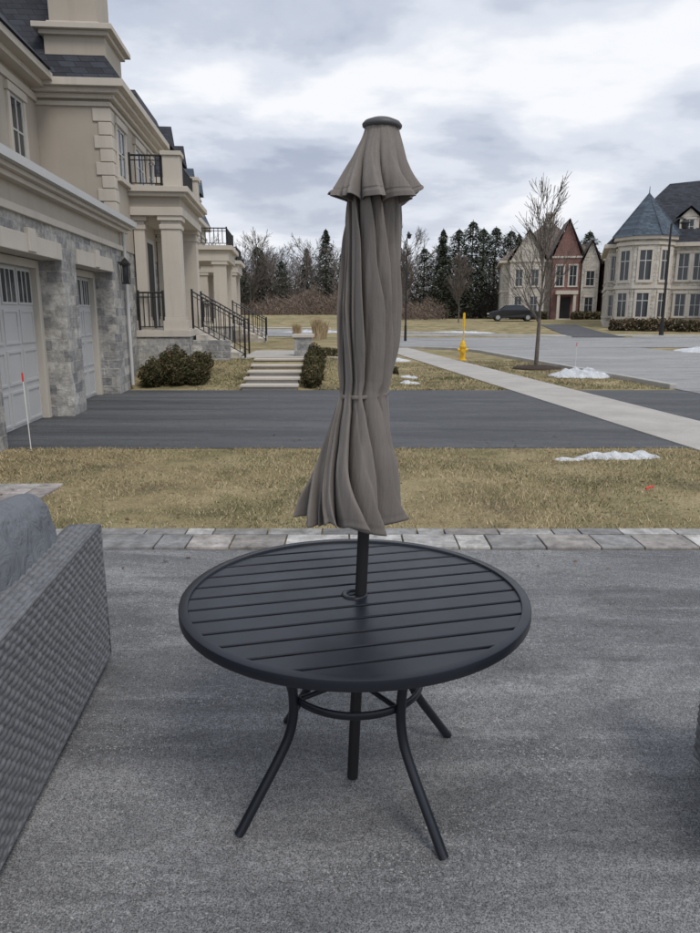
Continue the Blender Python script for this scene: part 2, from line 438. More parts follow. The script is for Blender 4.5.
# ------------------------------------------------------------------ patio table
TC=(.015,2.15)
M_table=NT("dark_powder_coated_metal"); M_table.color(M_table.ramp(M_table.noise(2,4),[(.3,(.009,.011,.017)),(.7,(.013,.016,.024))])); M_table.bump(M_table.noise(420,2),.15,.0006)
M_table.l.new(M_table.ramp(M_table.noise(6,5,.7),[(.3,.29),(.7,.40)]),M_table.b.inputs["Roughness"]); M_table.b.inputs["Specular IOR Level"].default_value=.45; M_table=M_table.m
tb=empty("patio_table",(TC[0],TC[1],0))
R=.562;Ri=.536; ang=math.radians(14)
sl_=MB(); ns=12; gap_=.012; pitch=2*Ri/ns
ca,sa=math.cos(ang),math.sin(ang)
for i in range(ns):
    y0=-Ri+i*pitch+gap_/2; y1=-Ri+(i+1)*pitch-gap_/2
    ys_=[y0+(y1-y0)*k/6 for k in range(7)]
    rt=[(math.sqrt(max(0,Ri*Ri-q*q)),q) for q in ys_]; lt=[(-a,b_) for a,b_ in reversed(rt)]
    poly=[(px*ca-py*sa,px*sa+py*ca) for px,py in rt+lt]
    sl_.prism(poly,.686,.698)
o=sl_.obj("slats",M_table,tb,bevel=.003)
rim=MB(); prof=[(R-.030,.680),(R-.030,.702),(R-.028,.705),(R-.005,.705),(R-.001,.703),(R,.699),(R,.674),(R-.002,.671),(R-.010,.671),(R-.012,.680)]
n=144
for r_,z_ in prof:
    for i in range(n): rim.v.append((r_*math.cos(2*pi*i/n),r_*math.sin(2*pi*i/n),z_))
for j in range(len(prof)):
    for i in range(n):
        a=(i+1)%n; jj=(j+1)%len(prof); rim.f.append((jj*n+i,jj*n+a,j*n+a,j*n+i))
rim.obj("rim",M_table,tb,smooth=True,split=38)
hb=MB()
hr=[(.026,.696),(.026,.7025),(.034,.7035),(.042,.7020),(.043,.6995),(.043,.696)]
n=40
for r_,z_ in hr:
    for i in range(n): hb.v.append((r_*math.cos(2*pi*i/n),r_*math.sin(2*pi*i/n),z_))
for j in range(5):
    for i in range(n): hb.f.append((j*n+i,(j+1)*n+i,(j+1)*n+(i+1)%n,j*n+(i+1)%n))
hb.obj("umbrella_hole_ring",M_table,tb,smooth=True)
bt=MB()
for yy_ in (-.27,.27):
    L_=math.sqrt(Ri**2-yy_**2)
    p=[( -yy_-.015,-L_),( -yy_+.015,-L_),(-yy_+.015,L_),(-yy_-.015,L_)]
    p=[(px*ca-py*sa,px*sa+py*ca) for px,py in p]; bt.prism(p,.664,.6845)
bt.obj("battens",M_table,tb)
lg=MB()
for adeg in (216,306.5,36,126.5):
    a=math.radians(adeg); cx,sy=math.cos(a),math.sin(a)
    ctrl=[(.300,.675),(.268,.58),(.248,.48),(.240,.40),(.243,.34),(.262,.275),(.305,.205),(.360,.128),(.4475,.006)]
    pts=[]
    for k in range(len(ctrl)-1):
        for q in range(5):
            f=q/5
            p0=ctrl[max(k-1,0)];p1=ctrl[k];p2=ctrl[k+1];p3=ctrl[min(k+2,len(ctrl)-1)]
            def cr(i): return .5*((2*p1[i])+(-p0[i]+p2[i])*f+(2*p0[i]-5*p1[i]+4*p2[i]-p3[i])*f*f+(-p0[i]+3*p1[i]-3*p2[i]+p3[i])*f**3)
            pts.append((cr(0)*cx,cr(0)*sy,cr(1)))
    pts.append((.4475*cx,.4475*sy,.008))
    lg.tube(pts,.0158,16)
    lg.cyl((.035*cx,.035*sy,.395),(.215*cx,.215*sy,.395),.009,.009,10)
    lg.box(.30*cx-.02,.30*sy-.02,.660,.30*cx+.02,.30*sy+.02,.676)
lg.obj("legs",M_table,tb,smooth=True,split=40)
rg=MB(); rg.tube([(.224*math.cos(2*pi*i/64),.224*math.sin(2*pi*i/64),.395) for i in range(64)],.008,12,r2=.014,closed=True)
rg.tube([(.033*math.cos(2*pi*i/32),.033*math.sin(2*pi*i/32),.395) for i in range(32)],.006,8,r2=.015,closed=True)
rg.obj("brace_ring",M_table,tb,smooth=True)

# ------------------------------------------------------------------ umbrella
um=empty("patio_umbrella",(.008,2.15,0),0,math.radians(2.25))
def fabm():
    m=NT("taupe_fabric")
    c=m.ramp(m.noise(4,5,.6),[(.3,(.178,.159,.144)),(.7,(.222,.200,.182))])
    f=m.noise(900,2,.6); c=m.mix(.35,c,m.ramp(f,[(.3,.3),(.7,.7)]),'OVERLAY'); m.color(c)
    p=m.bump(f,.3,.0008); m.bump(m.noise(22,5,.6,st=(2.2,2.2,.35)),.55,.010,p)
    m.b.inputs["Sheen Weight"].default_value=.1
    return m.set(.88,spec=.2)
M_fab=fabm()
def canopy(name,prof,NF,tw,hook,hem,seed,nphi=480,nz=160,vary=.25,shift=None,hemline=True):
    rr=random.Random(seed); amps=[1-rr.random()*vary for _ in range(NF)]; hm=[rr.uniform(-1,1) for _ in range(NF)]
    wid=[rr.uniform(.6,1.4) for _ in range(NF)]; tot=sum(wid); cum=[0]
    for w_ in wid: cum.append(cum[-1]+w_/tot)
    cum[-1]=1.0
    b=MB()
    def ip(z,k):
        for a,c_ in zip(prof[:-1],prof[1:]):
            if a[0]>=z>=c_[0]:
                f=(a[0]-z)/(a[0]-c_[0]); return a[k]*(1-f)+c_[k]*f
        return prof[-1][k]
    z0,z1=prof[0][0],prof[-1][0]
    for j in range(nz+1):
        s=j/nz; z=z0+(z1-z0)*s
        Ro=sum(ip(max(z1,min(z0,z+d)),1) for d in(-.012,0,.012))/3; Am=ip(z,2)
        sh=shift(z) if shift else (0,0)
        for i in range(nphi):
            ph=i/nphi
            k=0
            while cum[k+1]<=ph and k<NF-1: k+=1
            loc=(ph-cum[k])/(cum[k+1]-cum[k])
            ridge=abs(math.sin(pi*loc))**.55
            sub=.20*math.sin(3*pi*loc+seed+k*1.7+s*3)*math.sin(pi*loc)**2
            sub-=.16*math.exp(-((loc-.5-.15*math.sin(k*2.3+z*4))/.07)**2)*(.5+.5*math.sin(k*1.9+seed))
            aa=amps[k]*(1+.22*noise.noise(Vector((k*5.3,z*5,seed))))
            ff=(ridge+sub)*aa
            r=Ro*(1-Am*(1-ff))
            th=2*pi*ph+tw*s+hook*ff*Am+.22*noise.noise(Vector((k*3.1,z*3.5,seed)))*math.sin(pi*loc)
            r+=.004*noise.noise(Vector((math.cos(th)*6,math.sin(th)*6,z*6+seed)))
            dh_=abs((1-s)*(z0-z1)-.018)
            if hemline and dh_<.004: r-=.0018
            zz_=z+(hem*hm[k]*math.sin(pi*loc) + hem*1.1*(ridge-.5))*s**5
            b.v.append((r*math.cos(th)+sh[0],r*math.sin(th)+sh[1],zz_))
    for j in range(nz):
        for i in range(nphi):
            k=(i+1)%nphi; b.f.append((j*nphi+i,(j+1)*nphi+i,(j+1)*nphi+k,j*nphi+k))
    o=b.obj(name,M_fab,um,smooth=True)
    sd_=o.modifiers.new("sol",'SOLIDIFY'); sd_.thickness=.002; sd_.offset=-1
    return o
shf=lambda z:(-.008-.024*sm((1.5-z)/.5)-.004*sm((1.8-z)/.4),0)
canopy("main_canopy",[(2.03,.060,.25),(1.92,.086,.46),(1.80,.093,.54),(1.64,.103,.58),(1.50,.100,.56),(1.40,.089,.50),(1.357,.079,.36),(1.31,.093,.48),(1.20,.122,.58),(1.08,.155,.64),(1.00,.178,.68),(.955,.189,.70)],10,1.7,1.05,.020,11,shift=shf)
canopy("vent_canopy",[(2.118,.046,.03),(2.09,.055,.10),(2.04,.076,.22),(1.99,.100,.36),(1.95,.128,.50),(1.920,.152,.60)],8,.3,.45,.036,4,vary=.12,shift=lambda z:(-.004*sm((2.1-z)/.1),0))
pm=MB(); pm.cyl((0,0,.02),(0,0,2.10),.019,.019,24); pm.obj("pole",M_black,um,smooth=True,split=40)
cp=MB(); cp.lathe([(.050,2.112),(.056,2.116),(.057,2.122),(.050,2.130),(.030,2.138),(.006,2.142)],32); cp.obj("finial_cap",simple("grey_cap",(.08,.08,.085),.5,.05),um,smooth=True)
st=MB(); pts=[]
s0=shf(1.357)
for i in range(90):
    a=2*pi*i/90; r=.0725+.003*math.sin(9*a); pts.append((s0[0]+r*math.cos(a),r*math.sin(a),1.357+.008*math.sin(a*1+1.2)))
st.tube(pts,.0015,8,r2=.006,closed=True); st.obj("tie_strap",M_fab,um,smooth=True)

# ------------------------------------------------------------------ wicker furniture
def wick(name,c):
    m=NT(name); 
    cc=m.ramp(m.noise(35,3,.6),[(.3,mul(c,.68)),(.7,mul(c,1.22))]); m.color(cc)
    m.bump(m.noise(300,2,.6,st=(1,1,6)),.25,.001)
    return m.set(.52,0,.38)
M_wick=wick("grey_wicker",(.165,.170,.180))
def weave(b,o,eu,ev,nrm,lu,lv,cw=.058,rh=.026,du=.0068,dv=.0036,amp=.010):
    o=Vector(o);eu=Vector(eu);ev=Vector(ev);nrm=Vector(nrm)
    nu=max(2,int(lu/du));nv=max(2,int(lv/dv)); base=len(b.v)
    for j in range(nv+1):
        v_=lv*j/nv; row=math.floor(v_/rh); fv=v_/rh-row
        pr=max(0,math.sin(pi*fv))**.45
        for i in range(nu+1):
            u_=lu*i/nu
            wob=.16*noise.noise(Vector((u_*4,row*.4,1)))
            ph=(u_/cw+.5*(row%2)+.18*(fv-.5)+wob)
            over=abs(math.sin(pi*ph))**.7
            h=amp*(pr*(.2+.8*over))*(1+.3*noise.noise(Vector((u_*17,row*1.3,3))))
            if i in(0,nu) or j in(0,nv): h=0
            b.v.append(tuple(o+eu*u_+ev*v_+nrm*h))
    for j in range(nv):
        for i in range(nu):
            a=base+j*(nu+1)+i; b.f.append((a,a+1,a+nu+2,a+nu+1))
def wbox(b,x0,y0,z0,x1,y1,z1,faces):
    if 'E' in faces: weave(b,(x1,y0,z0),(0,1,0),(0,0,1),(1,0,0),y1-y0,z1-z0)
    if 'S' in faces: weave(b,(x0,y0,z0),(1,0,0),(0,0,1),(0,-1,0),x1-x0,z1-z0)
    if 'T' in faces: weave(b,(x0,y0,z1),(0,1,0),(1,0,0),(0,0,1),y1-y0,x1-x0)
    if 'W' in faces: weave(b,(x0,y0,z0),(0,1,0),(0,0,1),(-1,0,0),y1-y0,z1-z0)
    if 'N' in faces: weave(b,(x0,y1,z0),(1,0,0),(0,0,1),(0,1,0),x1-x0,z1-z0)
def puff(b,c,hx,hy,hz,e=.38,tilt=0,seed=0,n=120,m=70):
    base=len(b.v); 
    sp=lambda v,e_:math.copysign(abs(v)**e_,v)
    for j in range(m+1):
        la=-pi/2+pi*j/m
        for i in range(n):
            lo=2*pi*i/n
            x=sp(math.cos(la),e)*sp(math.cos(lo),e*.9); y=sp(math.cos(la),e)*sp(math.sin(lo),e*.9); z=sp(math.sin(la),e)
            x*=(1-.34*abs(z)**4-.28*abs(y)**6)
            cr=noise.noise(Vector((y*3+z*3,y*1.2-z*1.2,seed)))
            d=1+.07*noise.noise(Vector((x*2,y*2,z*2+seed)))+.05*abs(cr)*(abs(y)+abs(z))*.8+.025*noise.noise(Vector((x*5,y*9,z*9+seed)))
            X,Y,Z=x*hx*(d+.25*(d-1)),y*hy*(1+(d-1)*.4),z*hz*(1+(d-1)*.5)
            X,Z=X*math.cos(tilt)+Z*math.sin(tilt),-X*math.sin(tilt)+Z*math.cos(tilt)
            b.v.append((c[0]+X,c[1]+Y,c[2]+Z))
    for j in range(m):
        for i in range(n):
            k=(i+1)%n; b.f.append((base+j*n+i,base+j*n+k,base+(j+1)*n+k,base+(j+1)*n+i))
def cushm():
    m=NT("grey_cushion_fabric"); c=m.ramp(m.noise(3,4),[(.3,(.165,.175,.193)),(.7,(.20,.212,.232))])
    c=m.mix(.6,c,m.ramp(m.noise(700,2,.7),[(.3,.25),(.7,.75)]),'OVERLAY'); m.color(c)
    p=m.bump(m.noise(500,2),.3,.001); m.bump(m.noise(9,4,.55,dist=1.2),.9,.03,p); return m.set(.92,spec=.15)
M_cush=cushm()
sf=empty("wicker_sofa",(-1.12,3.0,0),math.radians(5.1))
wb=MB(); core=MB()
core.box(-.128,-2.1,.045,-.002,-.002,.668); wbox(wb,-.13,-2.1,.045,0,0,.67,'ETNW')
core.box(-.84,-.128,.045,-.132,-.002,.578); wbox(wb,-.84,-.13,.045,-.131,0,.58,'TNSW')
core.box(-.84,-2.1,.045,-.132,-1.97,.578); wbox(wb,-.84,-2.1,.045,-.131,-1.97,.58,'TNS')
core.box(-.80,-1.969,.10,-.132,-.131,.29); wbox(wb,-.80,-1.969,.10,-.131,-.131,.29,'W')
wb.obj("wicker_weave",M_wick,sf,smooth=True); core.obj("frame",M_wick,sf)
ed=MB()
for p0,p1 in (((0,-.0,.05),(0,-.0,.67)),((0,0,.67),(0,-2.1,.67)),((-.13,0,.67),(-.13,-2.1,.67)),((-.13,0,.67),(0,0,.67)),((0,0,.05),(0,-2.1,.05))): ed.cyl(p0,p1,.009,.009,8)
ed.obj("edge_strands",M_wick,sf,smooth=True)
ft=MB()
for a,b_ in((-.06,-.06),(-.78,-.06),(-.06,-2.04),(-.78,-2.04)): ft.cyl((a,b_,0),(a,b_,.05),.022,.022,12)
ft.obj("feet",M_black,sf)
cu=MB()
puff(cu,(-.215,-.47,.655),.105,.35,.235,.42,math.radians(-8),1)
puff(cu,(-.235,-1.24,.640),.115,.42,.235,.42,math.radians(-8),2)
cu.obj("back_cushions",M_cush,sf,smooth=True)
cu=MB()
puff(cu,(-.48,-.60,.36),.34,.455,.075,.25,0,3); puff(cu,(-.48,-1.51,.36),.34,.455,.075,.25,0,4)
cu.obj("seat_cushions",M_cush,sf,smooth=True)
ch=empty("wicker_armchair",(1.245,2.25,0),math.radians(-4))
wb=MB(); core=MB()
core.box(.002,-.75,.04,.10,-.002,.56); wbox(wb,0,-.75,.04,.10,0,.56,'WTN')
core.box(.62,-.75,.04,.72,-.002,.56); wbox(wb,.62,-.75,.04,.72,0,.56,'TN')
core.box(.102,-.75,.04,.618,-.60,.72); core.box(.102,-.60,.04,.618,-.02,.28)
wb.obj("wicker_weave",M_wick,ch,smooth=True); core.obj("frame",M_wick,ch)
cu=MB(); puff(cu,(.36,-.30,.35),.255,.30,.07,.28,0,6); cu.obj("seat_cushion",M_cush,ch,smooth=True)

# ------------------------------------------------------------------ neighbour house
HR=math.radians(4.83); HO=(-4.1,8.2,0)
H=empty("stone_house",HO,HR)
st_=MB(); tr=MB(); su=MB(); dr=MB(); gl=MB(); rf=MB(); bk=MB(); wt=MB(); dark=MB()
dh=2.38
piers=[(-4.2,.08),(2.75,3.45),(5.85,6.9)]
for a,b_ in piers: st_.box(-.75,a,.0,0,b_,2.85)
for a,b_ in ((.08,2.75),(3.45,5.85)):
    st_.box(-.75,a+.001,dh,-.004,b_-.001,2.85)
    tr.box(-.30,a+.05,dh-.02,.03,b_-.05,dh+.22)
    tr.box(-.46,a+.0,0,-.34,a+.13,dh-.02); tr.box(-.46,b_-.13,0,-.34,b_,dh-.02); tr.box(-.46,a+.13,dh-.14,-.34,b_-.13,dh-.02)
    mid=(a+b_)/2; tr.box(-.28,mid-.13,dh-.0,.06,mid+.13,dh+.30)
    w0,w1=a+.13,b_-.13; dr.box(-.50,w0,.01,-.44,w1,dh-.14)
    nr=4;nc=4;hh=(dh-.15)/nr; ww=(w1-w0)/nc
    for r_ in range(nr):
        for c_ in range(nc):
            y0=w0+c_*ww+.06;y1=w0+(c_+1)*ww-.06;z0=.01+r_*hh+.06;z1=.01+(r_+1)*hh-.06
            if r_==nr-1:
                gl.box(-.442,y0,z0,-.432,y1,z1); 
                for q in(.33,.66): wt.box(-.436,y0+(y1-y0)*q-.012,z0,-.424,y0+(y1-y0)*q+.012,z1)
                for e_ in((y0-.03,z0-.03,y0,z1+.03),(y1,z0-.03,y1+.03,z1+.03),(y0,z0-.03,y1,z0),(y0,z1,y1,z1+.03)): wt.box(-.442,e_[0],e_[1],-.422,e_[2],e_[3])
            else:
                for e_ in((y0-.02,z0-.02,y0+.02,z1+.02),(y1-.02,z0-.02,y1+.02,z1+.02),(y0+.02,z0-.02,y1-.02,z0+.02),(y0+.02,z1-.02,y1-.02,z1+.02)): dr.box(-.442,e_[0],e_[1],-.425,e_[2],e_[3])
st_.box(-6,6.9-.3,0,-.75,6.9,2.85)
su.box(-6,-4.2,2.85,-.02,6.88,3.22)
tr.box(-6,-4.22,2.82,.05,6.95,2.92)
tr.box(-6,-4.25,3.18,.10,7.0,3.25); tr.box(-6,-4.3,3.25,.18,7.04,3.31); wt.box(-6,-4.3,3.31,.27,7.08,3.42)
rf.add([(.26,-4.3,3.425),(.26,7.07,3.425),(-1.49,7.07,4.05),(-1.49,-4.3,4.05),(-1.49,7.07,3.425),(-1.49,-4.3,3.425)],[(0,1,2,3),(1,4,2),(0,3,5)])
wt.cyl((.06,6.72,.1),(.06,6.72,3.3),.035,.035,10)
su.box(-8,-4.2,3.40,-1.5,7.0,5.85)
tr.box(-8,-4.2,5.62,-1.45,6.98,5.76); tr.box(-8,-4.2,5.85,-1.25,6.9,5.95); tr.box(-8,-4.2,5.95,-1.05,6.8,6.08)
rf.add([(-1.0,-4.3,6.085),(-1.0,6.45,6.085),(-4.2,6.45,9.7),(-4.2,-4.3,9.7),(-8,6.45,6.085),(-8,-4.3,6.085)],[(0,1,2,3),(1,4,2),(0,3,5)])
def win(par_axis,pos,c,z0,z1,wd,side=1,mull=1,rail=1,proud=.05,trimw=.12,G=None,T=None,F=None,hood=True):
    G=G or gl;T=T or tr;F=F or wt
    def bx(B,u0,u1,za,zb,d0,d1):
        d0*=side;d1*=side
        if par_axis=='y': B.box(pos+d0,u0,za,pos+d1,u1,zb)
        else: B.box(u0,pos+d0,za,u1,pos+d1,zb)
    u0=c-wd/2;u1=c+wd/2
    bx(G,u0,u1,z0,z1,-.02,.012)
    f=.05
    bx(F,u0-.01,u0+f,z0,z1,-.01,.03);bx(F,u1-f,u1+.01,z0,z1,-.01,.03);bx(F,u0+f,u1-f,z0,z0+f,-.01,.03);bx(F,u0+f,u1-f,z1-f,z1,-.01,.03)
    for k in range(1,mull+1):
        q=u0+(u1-u0)*k/(mull+1); bx(F,q-.02,q+.02,z0+f,z1-f,-.01,.026)
    for k in range(1,rail+1):
        q=z0+(z1-z0)*k/(rail+1); bx(F,u0+f,u1-f,q-.018,q+.018,-.01,.023)
    bx(T,u0-trimw,u0-.012,z0,z1,-.01,proud);bx(T,u1+.012,u1+trimw,z0,z1,-.01,proud)
    bx(T,u0-trimw-.03,u1+trimw+.03,z1+.002,z1+trimw+.03,-.01,proud+.03);bx(T,u0-trimw-.05,u1+trimw+.05,z0-.1,z0-.002,-.01,proud+.05)
for c_ in (4.1,5.75): win('y',-1.5,c_,4.25,5.42,.62)
for c_ in (-2.,-.5,1.0,2.6): win('y',-1.5,c_,4.25,5.42,.62)
# block B
su.box(-8,6.905,2.9,-.1,11.6,5.70); st_.box(-7.9,6.91,0,-.12,11.6,2.9)
for k in range(8):
    z0=3.56+k*.25; ln=.32 if k%2 else .22
    tr.box(-.1-ln,6.875,z0,-.07,6.905+.001,z0+.235); tr.box(-.1,6.906,z0,-.07,6.906+ln,z0+.235)
tr.box(-1.5,6.86,5.58,-.05,11.65,5.66)
tr.box(-8,6.80,5.702,.03,11.8,5.79); tr.box(-8,6.70,5.79,.14,11.95,5.88); tr.box(-8,6.60,5.88,.26,12.1,6.02)
rf.add([(-8,6.62,6.025),(.23,6.62,6.025),(.23,12.08,6.025),(-8,12.08,6.025),(-2.2,8.9,9.4),(-6,8.9,9.4),(-2.2,9.8,9.4),(-6,9.8,9.4)],
       [(0,1,4,5),(1,2,6,4),(2,3,7,6),(3,0,5,7),(4,6,7,5)])
su.box(-1.25,6.95,6.03,-.10,8.3,6.85); tr.box(-1.32,6.87,6.85,-.02,8.38,6.93); tr.box(-1.42,6.77,6.93,.08,8.48,7.03)
su.box(-1.15,7.05,7.03,-.25,8.1,9.0); tr.box(-1.2,7.0,7.032,-.2,8.15,7.13)
win('y',-.1,7.7,4.35,5.35,.7); win('y',-.1,9.6,4.5,5.35,.9); win('y',-.1,10.9,4.55,5.35,.6)
# portico
b0,b1=8.25,11.7; a1=1.05
st_.box(-.12,b0,0.0,a1,b1,1.05); tr.box(-.12,b0-.04,1.05,a1+.05,b1+.04,1.20)
def column(a,b_,z0,z1,s=.25):
    tr.box(a-s-.05,b_-s-.05,z0,a+s+.05,b_+s+.05,z0+.22); tr.box(a-s-.02,b_-s-.02,z0+.22,a+s+.02,b_+s+.02,z0+.30)
    tr.box(a-s,b_-s,z0+.30,a+s,b_+s,z1-.28)
    tr.box(a-s-.03,b_-s-.03,z1-.28,a+s+.03,b_+s+.03,z1-.18); tr.box(a-s-.06,b_-s-.06,z1-.10,a+s+.06,b_+s+.06,z1); tr.box(a-s,b_-s,z1-.18,a+s,b_+s,z1-.10)
for b_ in (b0+.3,b1-.3): column(.75,b_,1.20,3.72,.21)
column(.04,b0+.3,1.20,3.72,.12); column(.04,b1-.3,1.2,3.72,.12)
tr.box(-.1,b0,3.72,a1+.0,b1,3.90); su.box(-.1,b0+.05,3.90,a1-.05,b1-.05,4.12); tr.box(-.1,b0-.08,4.12,a1+.08,b1+.08,4.20); tr.box(-.1,b0-.16,4.20,a1+.16,b1+.16,4.32)
def rail(B,p0,p1,z0a,z0b,h=.85,sp=.11,th=.012):
    p0=Vector(p0);p1=Vector(p1);L_=(p1-p0).length;n_=max(1,int(L_/sp))
    for hh,r_ in((.08,.014),(h-.1,.012),(h,.022)):
        B.cyl((p0.x,p0.y,z0a+hh),(p1.x,p1.y,z0b+hh),r_,r_,6)
    for i in range(n_+1):
        f=i/n_; q=p0.lerp(p1,f); z=z0a*(1-f)+z0b*f; r_=.028 if i in(0,n_) else th
        B.cyl((q.x,q.y,z+(0 if i in(0,n_) else .08)),(q.x,q.y,z+h+(.05 if i in(0,n_) else 0)),r_,r_,6)
for b_ in (b0+.2,b1-.2):
    tr.box(.66,b_-.19,4.32,1.04,b_+.19,4.98); tr.box(.62,b_-.23,4.98,1.08,b_+.23,5.07)
rail(bk,(-.05,b0+.06),(.62,b0+.06),4.32,4.32,.66); rail(bk,(.90,b0+.45),(.90,b1-.45),4.32,4.32,.66)
rail(bk,(-.05,b0+.1),(.50,b0+.1),1.2,1.2,.85)
rail(bk,(1.08,b0+.72),(2.3,b0+.72),1.22,.52,.88,.12); rail(bk,(1.08,b0+2.5),(2.3,b0+2.5),1.22,.52,.88,.12)
dark.box(-.13,9.4,1.2,-.09,10.7,3.3); dr.box(-.2,9.25,1.2,-.08,9.4,3.4); dr.box(-.2,10.7,1.2,-.08,10.85,3.4); dr.box(-.2,9.4,3.3,-.08,10.7,3.4)
for k in range(5):
    tr.box(a1+.07,b0+.8,.3,a1+.07+.26*(5-k)-.02,b0+2.45,.5+.14*(k))
st_.box(a1+.001,b0+.60,.2,a1+.9,b0+.79,.95)
def lantern(B,G_,x,y,z,s=1):
    B.box(x,y-.02*s,z+.12*s,x+.14*s,y+.02*s,z+.15*s)
    B.box(x+.05*s,y-.09*s,z+.08*s,x+.23*s,y+.09*s,z+.11*s); 
    B.add([(x+.04*s,y-.1*s,z+.11*s),(x+.24*s,y-.1*s,z+.11*s),(x+.24*s,y+.1*s,z+.11*s),(x+.04*s,y+.1*s,z+.11*s),(x+.14*s,y,z+.24*s)],[(0,1,4),(1,2,4),(2,3,4),(3,0,4)])
    B.box(x+.07*s,y-.07*s,z-.28*s,x+.21*s,y+.07*s,z-.25*s)
    for dx in(.065,.2):
        for dy in(-.075,.06): B.box(x+dx*s,y+dy*s,z-.25*s,x+(dx+.015)*s,y+(dy+.015)*s,z+.08*s)
    G_.box(x+.09*s,y-.055*s,z-.25*s,x+.19*s,y+.055*s,z+.08*s)
lantern(bk,gl,.0,6.35,2.44,1.0); lantern(bk,gl,0,-.25,2.40,1.0)
for B,nm,mt,bv in((st_,"stone_walls",M_stone,.012),(tr,"limestone_trim",M_trim,.008),(su,"stucco_walls",M_stucco,0),(dr,"garage_doors",M_door,.004),(gl,"window_glass",M_glass,0),(rf,"roof",M_shing,0),(bk,"iron_railings_and_lanterns",M_black,0),(wt,"window_frames_and_gutter",M_door,0),(dark,"front_door",M_black,0)):
    B.obj(nm,mt,H,bevel=bv)

def far_left(b0,b1,name,roofm,dx=0):
    E=empty(name,HO,HR); st_=MB();tr=MB();su=MB();gl=MB();rf=MB();bk=MB();wt=MB()
    z=.5
    su.box(-9+dx,b0,z,-.9+dx,b1,5.8+z-.5); st_.box(-9.02+dx,b0-.02,z-.3,-.88+dx,b1+.02,z+1)
    tr.box(-9+dx,b0-.1,5.3,-.8+dx,b1+.1,5.42);tr.box(-9+dx,b0-.3,5.8,-.6+dx,b1+.3,6.0)
    rf.add([(px+dx,py,pz) for px,py,pz in[(-9,b0-.3,6.0),(-.6,b0-.3,6.0),(-.6,b1+.3,6.0),(-9,b1+.3,6.0),(-7.5,b0+1,9.0),(-1.8,b0+1,9),(-1.8,b1-1,9),(-7.5,b1-1,9)]],[(0,1,5,4),(1,2,6,5),(2,3,7,6),(3,0,4,7),(4,5,6,7)])
    for c_ in (b0+2,b0+5,b0+8):
        if c_>b1-.9: continue
        su.box(-2.4+dx,c_-.6,6.02,-.95+dx,c_+.6,7.4); win('y',-.95+dx,c_,6.3,7.1,.6,G=gl,T=tr,F=wt,trimw=.08)
        rf.add([(px+dx,py,pz) for px,py,pz in[(-2.6,c_-.8,7.4),(-.8,c_-.8,7.4),(-.8,c_+.8,7.4),(-2.6,c_+.8,7.4),(-.8,c_,8.1),(-2.6,c_,8.1)]],[(0,1,4,5),(1,2,4),(2,3,5,4)])
    for a_ in (-2.2,-3.8): win('x',b0,a_+dx,3.9,5.0,.7,side=-1,G=gl,T=tr,F=wt)
    p0=b0+1.0;p1=b0+4
    st_.box(-.9+dx,p0,.2,1.15+dx,p1,1.1); tr.box(-.9+dx,p0-.03,1.1,1.18+dx,p1+.03,1.2)
    for q in (p0+.3,p1-.3):
        for a_ in (.8+dx,-.5+dx):
            tr.box(a_-.22,q-.22,1.2,a_+.22,q+.22,3.3); tr.box(a_-.28,q-.28,1.2,a_+.28,q+.28,1.4); tr.box(a_-.28,q-.28,3.3,a_+.28,q+.28,3.42)
    tr.box(-.9+dx,p0,3.42,1.15+dx,p1,3.8); tr.box(-.9+dx,p0-.12,3.8,1.3+dx,p1+.12,3.95)
    rail(bk,(-.85+dx,p0+.05),(1.1+dx,p0+.05),3.95,3.95,.6,.15,.016); rail(bk,(1.1+dx,p0+.05),(1.1+dx,p1-.05),3.95,3.95,.6,.15,.016)
    rail(bk,(1.2+dx,p0+.4),(2.4+dx,p0+.4),1.2,.55,.8,.15,.016); rail(bk,(-.8+dx,p0+.05),(.5+dx,p0+.05),1.2,1.2,.8,.15,.016)
    for k in range(4): tr.box(1.2+dx,p0+.5,.3,1.2+.3*(4-k)+dx,p1-.5,.65+.15*k)
    win('x',b0,-1.6+dx,1.6,3.0,.9,side=-1,G=gl,T=tr,F=wt)
    for c_ in frange(b0+1.3,b1-1,1.9): win('y',-.9+dx,c_,4.1,5.1,.8,G=gl,T=tr,F=wt); 
    for c_ in frange(b0+5.3,b1-1,2.2): win('y',-.9+dx,c_,1.6,3.1,1.0,G=gl,T=tr,F=wt)
    for B,nm,mt in((st_,"stone_base",M_stone),(tr,"trim",M_trim),(su,"walls",M_stucco),(gl,"window_glass",M_glass),(rf,"roof",roofm),(bk,"railings",M_black),(wt,"window_frames",M_door)): B.obj(nm,mt,E)
far_left(17.0,23.0,"stucco_house",M_shing,.1)
far_left(24.5,31,"stucco_house",M_cone,-.1)

# ------------------------------------------------------------------ right hand houses
def house_common(E,parts):
    for B,nm,mt in parts:
        if B.v: B.obj(nm,mt,E)
def hip(rf,x0,y0,x1,y1,z,h,ov=.4,inset=None):
    x0-=ov;x1+=ov;y0-=ov;y1+=ov; wd=min(x1-x0,y1-y0)/2; i=inset or wd*.98
    if x1-x0>=y1-y0: r=[(x0+i,(y0+y1)/2),(x1-i,(y0+y1)/2)]
    else: r=[((x0+x1)/2,y0+i),((x0+x1)/2,y1-i)]
    vs=[(x0,y0,z),(x1,y0,z),(x1,y1,z),(x0,y1,z),(r[0][0],r[0][1],z+h),(r[1][0],r[1][1],z+h)]
    if x1-x0>=y1-y0: fs=[(0,1,5,4),(1,2,5),(2,3,4,5),(3,0,4),(0,3,2,1)]
    else: fs=[(0,1,4),(1,2,5,4),(2,3,5),(3,0,4,5),(0,3,2,1)]
    rf.add(vs,fs)
